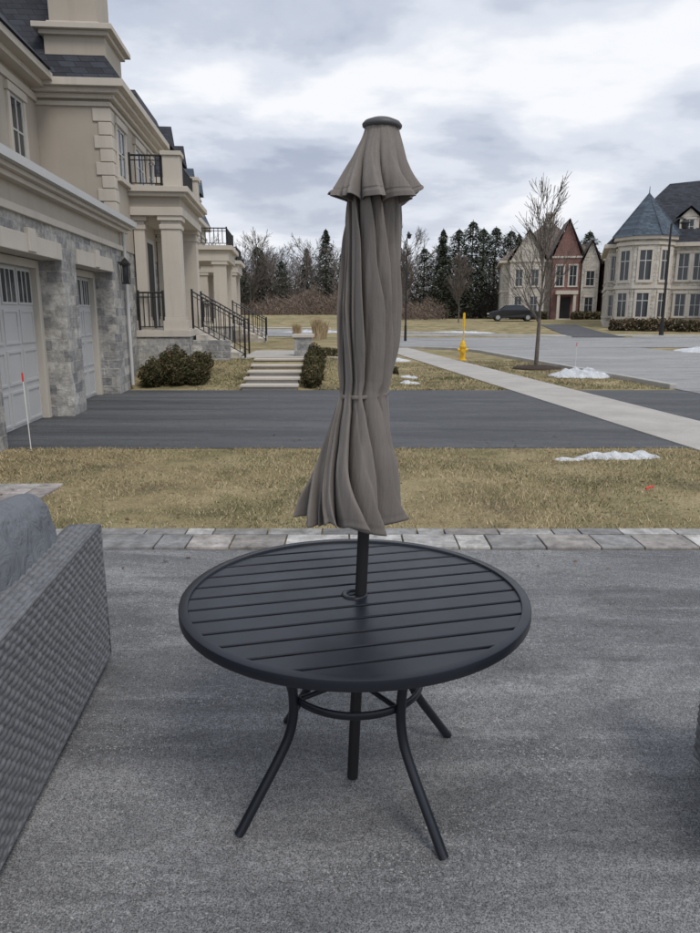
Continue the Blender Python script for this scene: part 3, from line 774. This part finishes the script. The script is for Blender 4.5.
def gable(rf,wl,x0,x1,y,yb,z,h,ov=.3):
    m=(x0+x1)/2
    rf.add([(x0-ov,y-ov,z),(m,y-ov,z+h),(x1+ov,y-ov,z),(x0-ov,yb,z),(m,yb,z+h),(x1+ov,yb,z)],[(0,1,4,3),(1,2,5,4)])
    rf.add([(x0-ov,y-ov,z-.18),(m,y-ov,z+h-.18),(x1+ov,y-ov,z-.18),(x0-ov,yb,z-.18),(m,yb,z+h-.18),(x1+ov,yb,z-.18)],[(0,3,4,1),(1,4,5,2)])
    wl.add([(x0,y,z-.1),(x1,y,z-.1),(m,y,z+h-.15),(x0,y+.2,z-.1),(x1,y+.2,z-.1),(m,y+.2,z+h-.15)],[(0,1,2),(0,2,5,3),(1,4,5,2)])
E=empty("turret_house",(24.9,57.5,g(26,58)),math.radians(-18))
st_=MB();tr=MB();su=MB();gl=MB();rf=MB();rf2=MB();wt=MB();bk=MB();dk=MB()
st_.box(-4.2,.5,-.3,13,12,6.3); tr.box(-4.3,.4,3.05,13.1,12,3.25); tr.box(-4.6,.1,6.3,13.4,12.4,6.6); tr.box(-4.25,.45,-.3,13.05,12,.5)
rf.add([(-4.5,.2,6.6),(13.3,.2,6.6),(13.3,12.3,6.6),(-4.5,12.3,6.6),(.2,4.2,11.6),(11.0,4.2,12.2),(11.0,8,12.2),(.2,8,11.6)],[(0,1,5,4),(1,2,6,5),(2,3,7,6),(3,0,4,7),(4,5,6,7)])
tcx,tcy=-1.6,-.2
def octa(B,r,z0,z1,r1=None,n=8):
    r1=r if r1 is None else r1; vs=[]
    for rr_,z in((r,z0),(r1,z1)):
        for i in range(n):
            a=2*pi*(i+.5)/n; vs.append((tcx+rr_*math.cos(a),tcy+rr_*math.sin(a),z))
    B.add(vs,[(i,(i+1)%n,n+(i+1)%n,n+i) for i in range(n)]+[tuple(range(n-1,-1,-1)),tuple(range(n,2*n))])
octa(st_,2.15,-.3,6.7); octa(tr,2.25,3.05,3.3); octa(tr,2.3,6.3,6.55); octa(tr,2.5,6.7,6.95); octa(rf2,2.65,6.95,10.3,.03,8)
bk.cyl((tcx,tcy,10.1),(tcx,tcy,10.8),.05,.02,6); octa(tr,2.25,-.3,.5)
for i in range(8):
    a=2*pi*(i+.5)/8; rf2.cyl((tcx+2.66*math.cos(a),tcy+2.66*math.sin(a),6.97),(tcx,tcy,10.32),.07,.03,6)
for i in range(8):
    a=2*pi*i/8
    if math.sin(a)>.3: continue
    ap=2.15*math.cos(pi/8); nx_,ny_=math.cos(a),math.sin(a); tx,ty=-ny_,nx_
    for z0,z1 in((.9,2.7),(3.7,5.9)):
        def q(B,u0,u1,za,zb,d0,d1):
            vs=[]
            for z in(za,zb):
                for u_,d in((u0,d0),(u1,d0),(u1,d1),(u0,d1)): vs.append((tcx+nx_*(ap+d)+tx*u_,tcy+ny_*(ap+d)+ty*u_,z))
            B.add(vs,[(0,1,2,3),(4,7,6,5),(0,4,5,1),(1,5,6,2),(2,6,7,3),(3,7,4,0)])
        q(gl,-.42,.42,z0,z1,-.05,.03)
        q(tr,-.6,-.42,z0-.1,z1+.1,-.05,.08);q(tr,.42,.6,z0-.1,z1+.1,-.05,.08);q(tr,-.6,.6,z1,z1+.25,-.05,.1);q(tr,-.6,.6,z0-.22,z0,-.05,.12);q(wt,-.03,.03,z0,z1,0,.05);q(wt,-.42,.42,(z0+z1)/2+.3,(z0+z1)/2+.36,0,.048)
def wf(c,z0,z1,wd,y=.5,**k): win('x',y,c,z0,z1,wd,side=-1,G=gl,T=tr,F=wt,proud=.08,trimw=.16,**k)
for c_ in (-3.75,): wf(c_,3.7,5.7,.5); wf(c_,.9,2.6,.5)
for c_ in (2.4,5.0,8.0):
    win('y',-4.2,c_,3.7,5.6,.9,side=-1,G=gl,T=tr,F=wt,proud=.08,trimw=.16); win('y',-4.2,c_,.9,2.6,.9,side=-1,G=gl,T=tr,F=wt,proud=.08,trimw=.16)
for c_ in (1.4,2.5): wf(c_,3.7,5.8,.8)
for c_ in (1.4,2.5): wf(c_,.9,2.7,.8)
st_.box(3.6,-.9,-.3,8.2,.5,6.9); tr.box(3.5,-1.0,3.05,8.3,.5,3.3); tr.box(3.3,-1.2,6.9,8.5,.6,7.15); gable(rf,st_,3.5,8.3,-.9,4,7.15,2.2)
for c_ in (4.6,5.9,7.2): wf(c_,3.8,5.9,.85,-.9)
for c_ in (7.2,): wf(c_,.9,2.7,.85,-.9)
tr.box(4.0,-2.4,-.1,6.6,-.9,.35)
for c_ in (4.3,6.3): tr.box(c_-.2,-2.3,.35,c_+.2,-1.9,2.9)
tr.box(3.9,-2.5,2.9,6.7,-.9,3.35); dk.box(4.8,-.95,.35,5.8,-.89,2.7)
for c_ in (9.4,11.0): wf(c_,3.7,5.8,.9); wf(c_,.9,2.7,.9)
for c_ in (1.6,10.6): su.box(c_-.7,1.0,7.0,c_+.7,3.5,8.6); gable(rf,su,c_-.75,c_+.75,1.0,4.5,8.6,.8,.2); win('x',1.0,c_,7.3,8.4,.7,side=-1,G=gl,T=tr,F=wt)
st_.box(9.2,6,9,10.4,7.2,13.3); tr.box(9.1,5.9,13.3,10.5,7.3,13.5)
bk.cyl((5.0,5,11.7),(5.0,5,12.5),.06,.06,6)
bk.box(4.7,4.7,12.4,5.3,5.3,13.1); bk.add([(4.6,4.6,13.1),(5.4,4.6,13.1),(5.4,5.4,13.1),(4.6,5.4,13.1),(5.0,5,13.6)],[(0,1,4),(1,2,4),(2,3,4),(3,0,4)])
house_common(E,[(st_,"stone_walls",M_stone2),(tr,"trim",M_trim),(su,"dormer_walls",M_trim),(gl,"window_glass",M_glass),(rf,"roof",M_shing),(rf2,"turret_roof",M_cone),(wt,"window_frames",M_door),(bk,"roof_finials",M_black),(dk,"front_door",M_black)])

def gabled(name,loc,rz,wall,roofm,red=None,W=13,dz=0):
    global st_,tr,su,gl,rf,wt,dk
    E=empty(name,loc,rz); st_=MB();tr=MB();su=MB();gl=MB();rf=MB();wt=MB();dk=MB()
    st_.box(0,0,-.4,W,11,6.2); tr.box(-.1,-.1,3.0,W+.1,11,3.2); tr.box(-.4,-.4,6.2,W+.4,11.4,6.45)
    hip(rf,0,0,W,11,6.46,4.8)
    st_.box(.8,-1.5,-.4,4.6,0,6.2); tr.box(.7,-1.6,6.2,4.7,0,6.4); gable(rf,st_,.8,4.6,-1.5,5,6.42,3.3)
    B2=su
    B2.box(5.4,-1.0,-.4,8.4,0,6.6); tr.box(5.3,-1.1,6.6,8.5,0,6.8); gable(rf,B2,5.4,8.4,-1.0,5,6.82,3.9)
    st_.box(W-1.9,-1.2,-.4,W-.1,-.01,6.0); gable(rf,st_,W-1.9,W-.1,-1.2,5,6.1,2.4)
    for c_ in (1.8,3.5): win('x',-1.5,c_,3.6,5.4,.8,side=-1,G=gl,T=tr,F=wt); win('x',-1.5,c_,.7,2.5,.8,side=-1,G=gl,T=tr,F=wt)
    for c_ in (6.2,7.6): win('x',-1.0,c_,3.6,5.8,.8,side=-1,G=gl,T=tr,F=wt)
    win('x',-1.2,W-1.0,3.6,5.2,.9,side=-1,G=gl,T=tr,F=wt); win('x',-1.2,W-1.0,.7,2.4,.9,side=-1,G=gl,T=tr,F=wt)
    dk.box(6.4,-1.05,.1,7.5,-.99,2.4); tr.box(5.9,-2.2,-.3,8.0,-1,.1); tr.box(5.8,-2.3,2.7,8.1,-1,3.1)
    for c_ in(6.1,7.8): tr.box(c_-.15,-2.2,.1,c_+.15,-1.9,2.7)
    st_.box(4.9,4,9,5.8,5,11.8); tr.box(4.8,3.9,11.8,5.9,5.1,12)
    house_common(E,[(st_,"walls",wall),(tr,"trim",M_trim),(su,"brick_wing",red or wall),(gl,"window_glass",M_glass),(rf,"roof",roofm),(wt,"window_frames",M_door),(dk,"front_door",M_black)])
gabled("gabled_house",(17.2,82,g(20,82)),math.radians(-10),M_stone2,M_shing2,M_redb,10.4)
gabled("brick_house",(27.6,78,g(28,78)),math.radians(-10),M_redb,M_shing2,M_redb,11)

# ------------------------------------------------------------------ street furniture
def lamp(loc,h,name="street_lamp",arm=.9,sgn=1,k=1.0):
    E=empty(name,loc); b=MB(); b.cyl((0,0,0),(0,0,.9),.13*k,.11*k,12); b.cyl((0,0,.9),(0,0,h-.3),.08*k,.05*k,12)
    pts=[(sgn*arm*math.sin(t_)*.5*1 , 0, h-.3+.35*math.sin(t_)) for t_ in [0,.4,.8,1.2,1.57]]
    pts.append((sgn*arm,0,h+.03)); b.tube(pts,.035*k,8); b.obj("post",M_black,E,smooth=False)
    b=MB(); x=sgn*arm; b.lathe([(.04*k,.02),(.10*k,-.05),(.26*k,-.16*k),(.27*k,-.2*k),(.2*k,-.22*k)],16,(x,0,h)); b.lathe([(.18*k,-.22*k),(.16*k,-.42*k),(.08*k,-.5*k)],12,(x,0,h)); b.obj("lantern",M_black,E)
lamp((21.4,49,g(22,49)),7.6,sgn=1,arm=.9,k=1.25)
lamp((3.15,40.5,0),5.9,arm=.12,sgn=1,k=.62)
E=empty("fire_hydrant",(3.85,24.2,g(3.85,24.2)))
b=MB(); b.lathe([(.13,0),(.13,.04),(.09,.06),(.09,.42),(.12,.44),(.12,.49),(.10,.52),(.08,.60),(.05,.66),(.03,.67),(.03,.72),(.01,.72)],20)
b.cyl((-.15,0,.36),(.15,0,.36),.05,.05,12); b.cyl((-.17,0,.36),(-.14,0,.36),.06,.06,6); b.cyl((.14,0,.36),(.17,0,.36),.06,.06,6); b.cyl((0,-.18,.34),(0,0,.34),.07,.07,14); b.cyl((0,-.2,.34),(0,-.17,.34),.08,.08,6)
b.obj("body",M_yellow,E,smooth=False)
b=MB(); b.cyl((.02,.06,.6),(.02,.06,1.6),.022,.022,8); b.box(-.02,.055,1.15,.06,.065,1.58); b.obj("marker_rod",M_yellow,E)
def stake(x,y,h,lean,wm_=True):
    E=empty("driveway_marker_stake",(x,y,g(x,y)),0,lean); b=MB(); b.cyl((0,0,0),(0,0,h),.006,.006,8); b.obj("rod",M_white if wm_ else M_red,E); b=MB(); b.cyl((0,0,h),(0,0,h+.1),.011,.011,8); b.obj("red_tip",M_red,E)
stake(-3.78,8.15,.82,math.radians(-1)); stake(6.55,20.5,.65,0)
E=empty("fallen_marker_tip",(2.7,6.2,.03),.4,math.radians(80)); b=MB(); b.cyl((0,0,0),(0,0,.09),.010,.010,8); b.obj("red_tip",M_red,E)
E=empty("stone_pillar",(-1.2,18.3,.48)); b=MB(); b.box(-.22,-.22,0,.22,.22,.5); b.obj("pier",M_stone,E,bevel=.01); b=MB(); b.box(-.27,-.27,.5,.27,.27,.58); b.obj("cap",M_trim,E,bevel=.01)
b=MB()
for k in range(5):
    y0=14.76+k*.58; b.box(-2.28-.0*k,y0,-.1+.1*k,-1.13,y0+.572,.10*(k+1)-.015*0)
b.box(-2.75,17.67,.2,-1.13,20.8,.515)
b.box(-1.12,17.67,.2,-.0,18.0,.515)
b.obj("stone_walkway_steps",M_conc,bevel=.012)
b=MB()
for k in range(5):
    y0=14.76+k*.58; b.box(-2.32,y0-.05,.1*(k+1)-.035+.002,-1.09,y0+.30,.10*(k+1)+.012)
b.obj("step_treads",M_trim,bevel=.008)

# ------------------------------------------------------------------ hedges and plants
def leafy(name,boxes,n,size,cols_,seed,mat=M_attr,rnd_=False):
    r=random.Random(seed); b=MB()
    for (x0,y0,x1,y1,h) in boxes:
        vol=(x1-x0)*(y1-y0)*h
        for _ in range(int(n*vol)):
            if rnd_:
                d=Vector((r.gauss(0,1),r.gauss(0,1),r.gauss(0,1))).normalized()*(r.random()**.3)
                d*=1+.35*noise.noise(Vector((d.x*2.5+seed,d.y*2.5,d.z*2.5+x0)))
                u,v_,w_=.5+d.x*.5,.5+d.y*.5,max(.02,.45+d.z*.52)
            else:
                u,v_,w_=r.random(),r.random(),r.random()
                if r.random()<.55:
                    s_=r.choice('xXyYz')
                    if s_=='x':u=r.random()*.12
                    elif s_=='X':u=1-r.random()*.12
                    elif s_=='y':v_=r.random()*.12
                    elif s_=='Y':v_=1-r.random()*.12
                    else:w_=1-r.random()*.15
            x=x0+(x1-x0)*u;y=y0+(y1-y0)*v_
            hh=h*(1+.25*noise.noise(Vector((x*3,y*3,seed))))
            z=g(x,y)+hh*w_
            x+=.06*noise.noise(Vector((x*5,y*5,z*6))); y+=.06*noise.noise(Vector((x*5+9,y*5,z*6)))
            nrm=Vector((r.gauss(0,1),r.gauss(0,1),r.gauss(0,1)+.5)).normalized(); t_=nrm.orthogonal().normalized(); q_=nrm.cross(t_)
            s1=size*r.uniform(.6,1.4); p=Vector((x,y,z)); o=len(b.v)
            b.v+=[tuple(p-t_*s1),tuple(p+q_*s1*.6),tuple(p+t_*s1),tuple(p-q_*s1*.6)]; b.f.append((o,o+1,o+2,o+3))
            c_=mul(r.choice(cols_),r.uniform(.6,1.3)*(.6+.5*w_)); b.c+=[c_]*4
    return b.obj(name,mat)
gc=[(.085,.085,.038),(.07,.08,.035),(.13,.10,.05),(.06,.06,.03),(.16,.12,.07)]
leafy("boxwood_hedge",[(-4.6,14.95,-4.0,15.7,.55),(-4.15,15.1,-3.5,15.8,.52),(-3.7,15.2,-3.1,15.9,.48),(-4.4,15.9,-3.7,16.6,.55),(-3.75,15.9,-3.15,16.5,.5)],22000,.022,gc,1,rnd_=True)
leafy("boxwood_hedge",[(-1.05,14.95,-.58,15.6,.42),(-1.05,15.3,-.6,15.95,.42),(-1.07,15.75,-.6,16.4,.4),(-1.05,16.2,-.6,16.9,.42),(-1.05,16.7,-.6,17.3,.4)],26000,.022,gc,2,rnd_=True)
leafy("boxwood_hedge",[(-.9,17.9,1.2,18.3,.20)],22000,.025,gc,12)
def tuft(x,y,h,n,seed,c_=(.46,.36,.23)):
    r=random.Random(seed); b=MB()
    for _ in range(n):
        a=r.uniform(0,2*pi); l=r.uniform(.5,1)*h; o_=r.uniform(.05,.45)*h*.7; bx=x+r.gauss(0,.06);by=y+r.gauss(0,.06); z=g(x,y); w_=.012
        p1=(bx+math.cos(a)*o_*.4,by+math.sin(a)*o_*.4,z+l*.6); p2=(bx+math.cos(a)*o_,by+math.sin(a)*o_,z+l)
        o=len(b.v); b.v+=[(bx-w_,by,z),(bx+w_,by,z),(p1[0]+w_*1.3,p1[1],p1[2]),(p1[0]-w_*1.3,p1[1],p1[2]),p2]; b.f+=[(o,o+1,o+2,o+3),(o+3,o+2,o+4)]
        b.c+=[mul(c_,r.uniform(.6,1.2))]*5
    b.obj("ornamental_grass",M_attr)
tuft(-1.35,30,.95,300,1); tuft(-1.15,30.4,.8,200,4); tuft(-2.3,31,.7,200,2); tuft(-.3,31.5,.5,160,3,(.3,.2,.12))

# ------------------------------------------------------------------ trees
def grow(b,p,d,l,r,depth,rnd,spread,rmin,kids,up=.25,nseg=3,sides=5):
    cur=p; dd=d.copy()
    for s in range(nseg):
        nd=(dd+Vector((rnd.gauss(0,.09),rnd.gauss(0,.09),rnd.gauss(0,.04)+up*.12))).normalized()
        nx_=cur+nd*(l/nseg); r0=r*(1-.45*s/nseg); r1=r*(1-.45*(s+1)/nseg)
        b.cyl(cur,nx_,max(r0,rmin),max(r1,rmin),sides if depth>1 else 3,cap=False)
        if depth>0 and s>0 or (depth>0 and nseg==1):
            for k in range(kids):
                a=rnd.uniform(0,2*pi); o_=nd.orthogonal().normalized(); o_.rotate(Matrix.Rotation(a,3,nd))
                bd=(nd*math.cos(spread)+o_*math.sin(spread)).normalized()
                grow(b,cur.lerp(nx_,rnd.random()),bd,l*rnd.uniform(.5,.75),r1*.55,depth-1,rnd,spread*rnd.uniform(.8,1.15),rmin,kids,up,nseg,sides)
        cur=nx_;dd=nd
    if depth>0: grow(b,cur,dd,l*.6,r*.5,depth-1,rnd,spread,rmin,kids,up,nseg,sides)
def young(x,y,h,seed,rmin=.006,name="young_bare_tree",fast=.30):
    rnd=random.Random(seed); E=empty(name,(x,y,g(x,y))); b=MB()
    b.cyl((0,0,-.02),(.01,0,.12),.085,.062,12,False); b.cyl((.01,0,.12),(.03,.0,1.3),.062,.05,10,False); top=Vector((.03,0,1.3)); 
    segs=8; cur=top; hh=(h-1.3)*.86/segs; r=.05
    for s in range(segs):
        nx_=cur+Vector((rnd.gauss(0,.03),rnd.gauss(0,.03),hh)); b.cyl(cur,nx_,r,r*.8,8,False)
        for k in range(3):
            a=rnd.uniform(0,2*pi); sp_=rnd.uniform(.42,.7); d=Vector((math.cos(a)*math.sin(sp_),math.sin(a)*math.sin(sp_),math.cos(sp_)))
            grow(b,cur.lerp(nx_,rnd.random()),d,(h-1.3)*.25*(1-.6*s/segs)+.12,r*.5,2,rnd,.45,rmin,2,.6)
        cur=nx_; r*=.8
    grow(b,cur,Vector((0,0,1)),hh*1.5,r,1,rnd,.35,rmin,2,.5)
    b.obj("trunk_and_branches",M_bark,E)
young(5.42,20.6,5.0,4)
b=MB(); b.lathe([(.72,0.0),(.66,.05),(.4,.09),(.1,.11)],28,(5.45,20.55,0.0)); b.obj("mulch_ring",M_mulch,smooth=True)
young(3.6,52,6,9,.02); young(32,49,7,12,.02); young(10,66,6,13,.025)

TL=empty("distant_tree_line",(0,0,0))
var=[]
for s in range(5):
    rnd=random.Random(100+s); b=MB(); hgt=10.0
    b.cyl((0,0,-.5),(0,0,2.5),.2,.17,6,False)
    cur=Vector((0,0,2.5)); r=.17
    for q in range(5):
        nx_=cur+Vector((rnd.gauss(0,.2),rnd.gauss(0,.2),1.15)); b.cyl(cur,nx_,r,r*.8,6,False)
        for k in range(3):
            a=rnd.uniform(0,2*pi); sp_=rnd.uniform(.5,1.0); d=Vector((math.cos(a)*math.sin(sp_),math.sin(a)*math.sin(sp_),math.cos(sp_)))
            grow(b,cur.lerp(nx_,rnd.random()),d,2.5*(1-.35*q/5),r*.5,3,rnd,.6,.02,2,.35,2)
        cur=nx_;r*=.8
    me=bpy.data.meshes.new("bare_tree_mesh"); me.from_pydata(b.v,[],b.f); me.materials.append(M_twig); var.append(me)
rnd=random.Random(55)
def inst(me,x,y,s,sz,nm):
    o=bpy.data.objects.new(nm,me); COL.objects.link(o); o.parent=TL; o.location=(x,y,g(x,y)); o.rotation_euler=(0,0,rnd.uniform(0,6.28)); o.scale=(s,s,sz)
for row,(yy_,n_) in enumerate(((90,20),(98,24),(108,26),(118,24))):
    for i in range(n_):
        x=-34+ (74*(i+rnd.uniform(-.3,.3))/n_)*(yy_/95); 
        if row<2 and x>13: continue
        s=rnd.uniform(.62,.98)+.06*row; inst(rnd.choice(var),x,yy_+rnd.uniform(-3,3),s,s*rnd.uniform(.85,1.05),"bare_tree")
cvar=[]
for s in range(4):
    rnd2=random.Random(200+s); b=MB(); h=11.0; b.cyl((0,0,0),(0,0,h),.18,.03,6,False); b.c+=[(.06,.05,.04)]*len(b.v)
    wid_=[2.5,3.1,2.1,2.8][s]; pw=[.85,.6,.75,.5][s]
    for k in range(3400):
        f=rnd2.random()**.8; z=.6+f*(h-.8); rr_=(1-f)**pw*wid_*(1+.28*math.sin(z*5+s))*(.85+.3*rnd2.random())
        a=rnd2.uniform(0,2*pi); lob=1+.35*noise.noise(Vector((math.cos(a)*1.5,math.sin(a)*1.5,z*.7+s*7)))+.2*math.sin(a*5+z*2); q=rnd2.random()**.45*rr_*lob
        p=Vector((math.cos(a)*q,math.sin(a)*q,z-.22*q)); s1=.27*rnd2.uniform(.5,1.3)
        t_=Vector((math.cos(a),math.sin(a),-.5)).normalized(); w_=Vector((-math.sin(a),math.cos(a),rnd2.gauss(0,.3))).normalized()
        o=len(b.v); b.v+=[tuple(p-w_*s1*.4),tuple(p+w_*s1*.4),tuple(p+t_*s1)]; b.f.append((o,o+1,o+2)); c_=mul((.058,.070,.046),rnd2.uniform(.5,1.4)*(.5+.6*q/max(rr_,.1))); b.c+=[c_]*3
    me=bpy.data.meshes.new("conifer_mesh"); me.from_pydata(b.v,[],b.f); me.materials.append(M_attr)
    at=me.color_attributes.new("Col",'FLOAT_COLOR','POINT'); fl=[]
    for c_ in b.c: fl+=[c_[0],c_[1],c_[2],1]
    at.data.foreach_set("color",fl); cvar.append(me)
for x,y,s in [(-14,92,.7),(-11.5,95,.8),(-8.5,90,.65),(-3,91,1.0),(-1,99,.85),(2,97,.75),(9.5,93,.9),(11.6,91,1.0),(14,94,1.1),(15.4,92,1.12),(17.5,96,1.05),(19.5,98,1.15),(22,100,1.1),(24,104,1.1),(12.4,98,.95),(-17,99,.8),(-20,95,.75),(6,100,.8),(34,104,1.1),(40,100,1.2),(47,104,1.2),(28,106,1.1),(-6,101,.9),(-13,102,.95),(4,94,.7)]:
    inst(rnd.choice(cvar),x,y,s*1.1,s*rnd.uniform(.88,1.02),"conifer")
def brush(n,x0,x1,y0,y1,hmax,size,cols_,seed,wf_=.10):
    r=random.Random(seed); b=MB()
    for _ in range(n):
        x=r.uniform(x0,x1); y=r.uniform(y0,y1); hm=hmax*(.65+.7*noise.noise(Vector((x*.13,y*.2,seed)))+.45*noise.noise(Vector((x*.6,y*.2,seed))))
        z=g(x,y)+hm*r.random()**1.0-.1; s1=size*r.uniform(.4,1.3); o=len(b.v)
        dx,dy,dz=r.gauss(0,.8),r.gauss(0,.5),r.uniform(.2,1)
        b.v+=[(x-s1*wf_,y,z),(x+s1*wf_,y+.05,z),(x+dx*s1,y+dy*s1,z+s1*dz)]; b.f.append((o,o+1,o+2)); b.c+=[mul(r.choice(cols_),r.uniform(.6,1.35))]*3
    b.obj("undergrowth",M_attr,TL)
bc=[(.15,.12,.105),(.17,.135,.12),(.12,.10,.09),(.19,.15,.125)]
brush(34000,-34,22,92,106,5.8,.8,bc,1,.07)
brush(26000,-30,10,72,90,2.6,.5,[(.16,.122,.105),(.19,.145,.12),(.13,.10,.085),(.22,.175,.14)],2,.06)
brush(30000,-60,90,118,132,7.0,1.1,[(.13,.115,.11),(.10,.10,.09),(.15,.125,.115)],4)
leafy("foundation_shrub",[(20.0,54.2,22.0,55.2,.8),(22.0,53.6,24.4,54.6,.9),(24.4,52.9,26.6,53.9,.8),(29.6,51.2,32,52.2,.9),(32,50.4,35,51.4,.8)],500,.12,[(.10,.09,.05),(.15,.11,.07)],8)
leafy("foundation_shrub",[(17.5,78,21.5,79.2,.8),(24,77,27.5,78,.8)],400,.15,[(.10,.09,.05),(.14,.11,.07)],9)

# ------------------------------------------------------------------ car
def car(x,y,rz):
    E=empty("parked_car",(x,y,g(x,y)+.03),rz); 
    b=MB(); side=[(-2.3,.35),(-2.32,.75),(-2.15,.98),(-1.5,1.05),(-.95,1.42),(-.3,1.52),(.5,1.48),(1.15,1.05),(1.9,.92),(2.25,.75),(2.3,.38),(1.8,.28),(-1.8,.28)]
    n=len(side)
    for yy_,k in((-.88,1),(.88,1)):
        for px,pz in side:
            tp=.16 if pz>1.1 else 0
            b.v.append((px,yy_*(1-tp),pz))
    b.f+=[tuple(range(n)),tuple(range(2*n-1,n-1,-1))]+[(i,n+i,n+(i+1)%n,(i+1)%n) for i in range(n)]
    pt=NT("black_car_paint"); pt.color((.015,.016,.02)); o=b.obj("body",pt.set(.15,0,.6),E,bevel=.06,seg=3)
    b=MB()
    for sgn in(-1,1):
        pl=[(-1.4,1.06),(-.92,1.36),(-.3,1.45),(.45,1.41),(1.0,1.06)]; yv=[.885,.80,.765,.77,.885]
        vs=[(p[0],sgn*(q+.004),p[1]) for p,q in zip(pl,yv)]; b.add(vs,[tuple(range(5))])
    b.add([(1.12,-.68,1.10),(1.12,.68,1.10),(.56,.64,1.47),(.56,-.64,1.47)],[(0,1,2,3)])
    b.obj("windows",M_glass,E)
    b=MB(); 
    for px in(-1.4,1.4):
        for s_ in(-.9,.72): b.cyl((px,s_,.33),(px,s_+.18,.33),.33,.33,20)
    b.obj("tyres",M_black,E)
    b=MB()
    for px in(-1.4,1.4):
        for s_ in(-.91,.88): b.cyl((px,s_,.33),(px,s_+.03,.33),.2,.2,14)
    b.obj("rims",simple("alloy",(.45,.45,.46),.35,.05,metal=.8),E)
    b=MB(); b.box(2.24,-.8,.62,2.31,-.5,.74); b.box(2.24,.5,.62,2.31,.8,.74); b.obj("headlights",M_white,E)
car(15.6,69,math.radians(174))
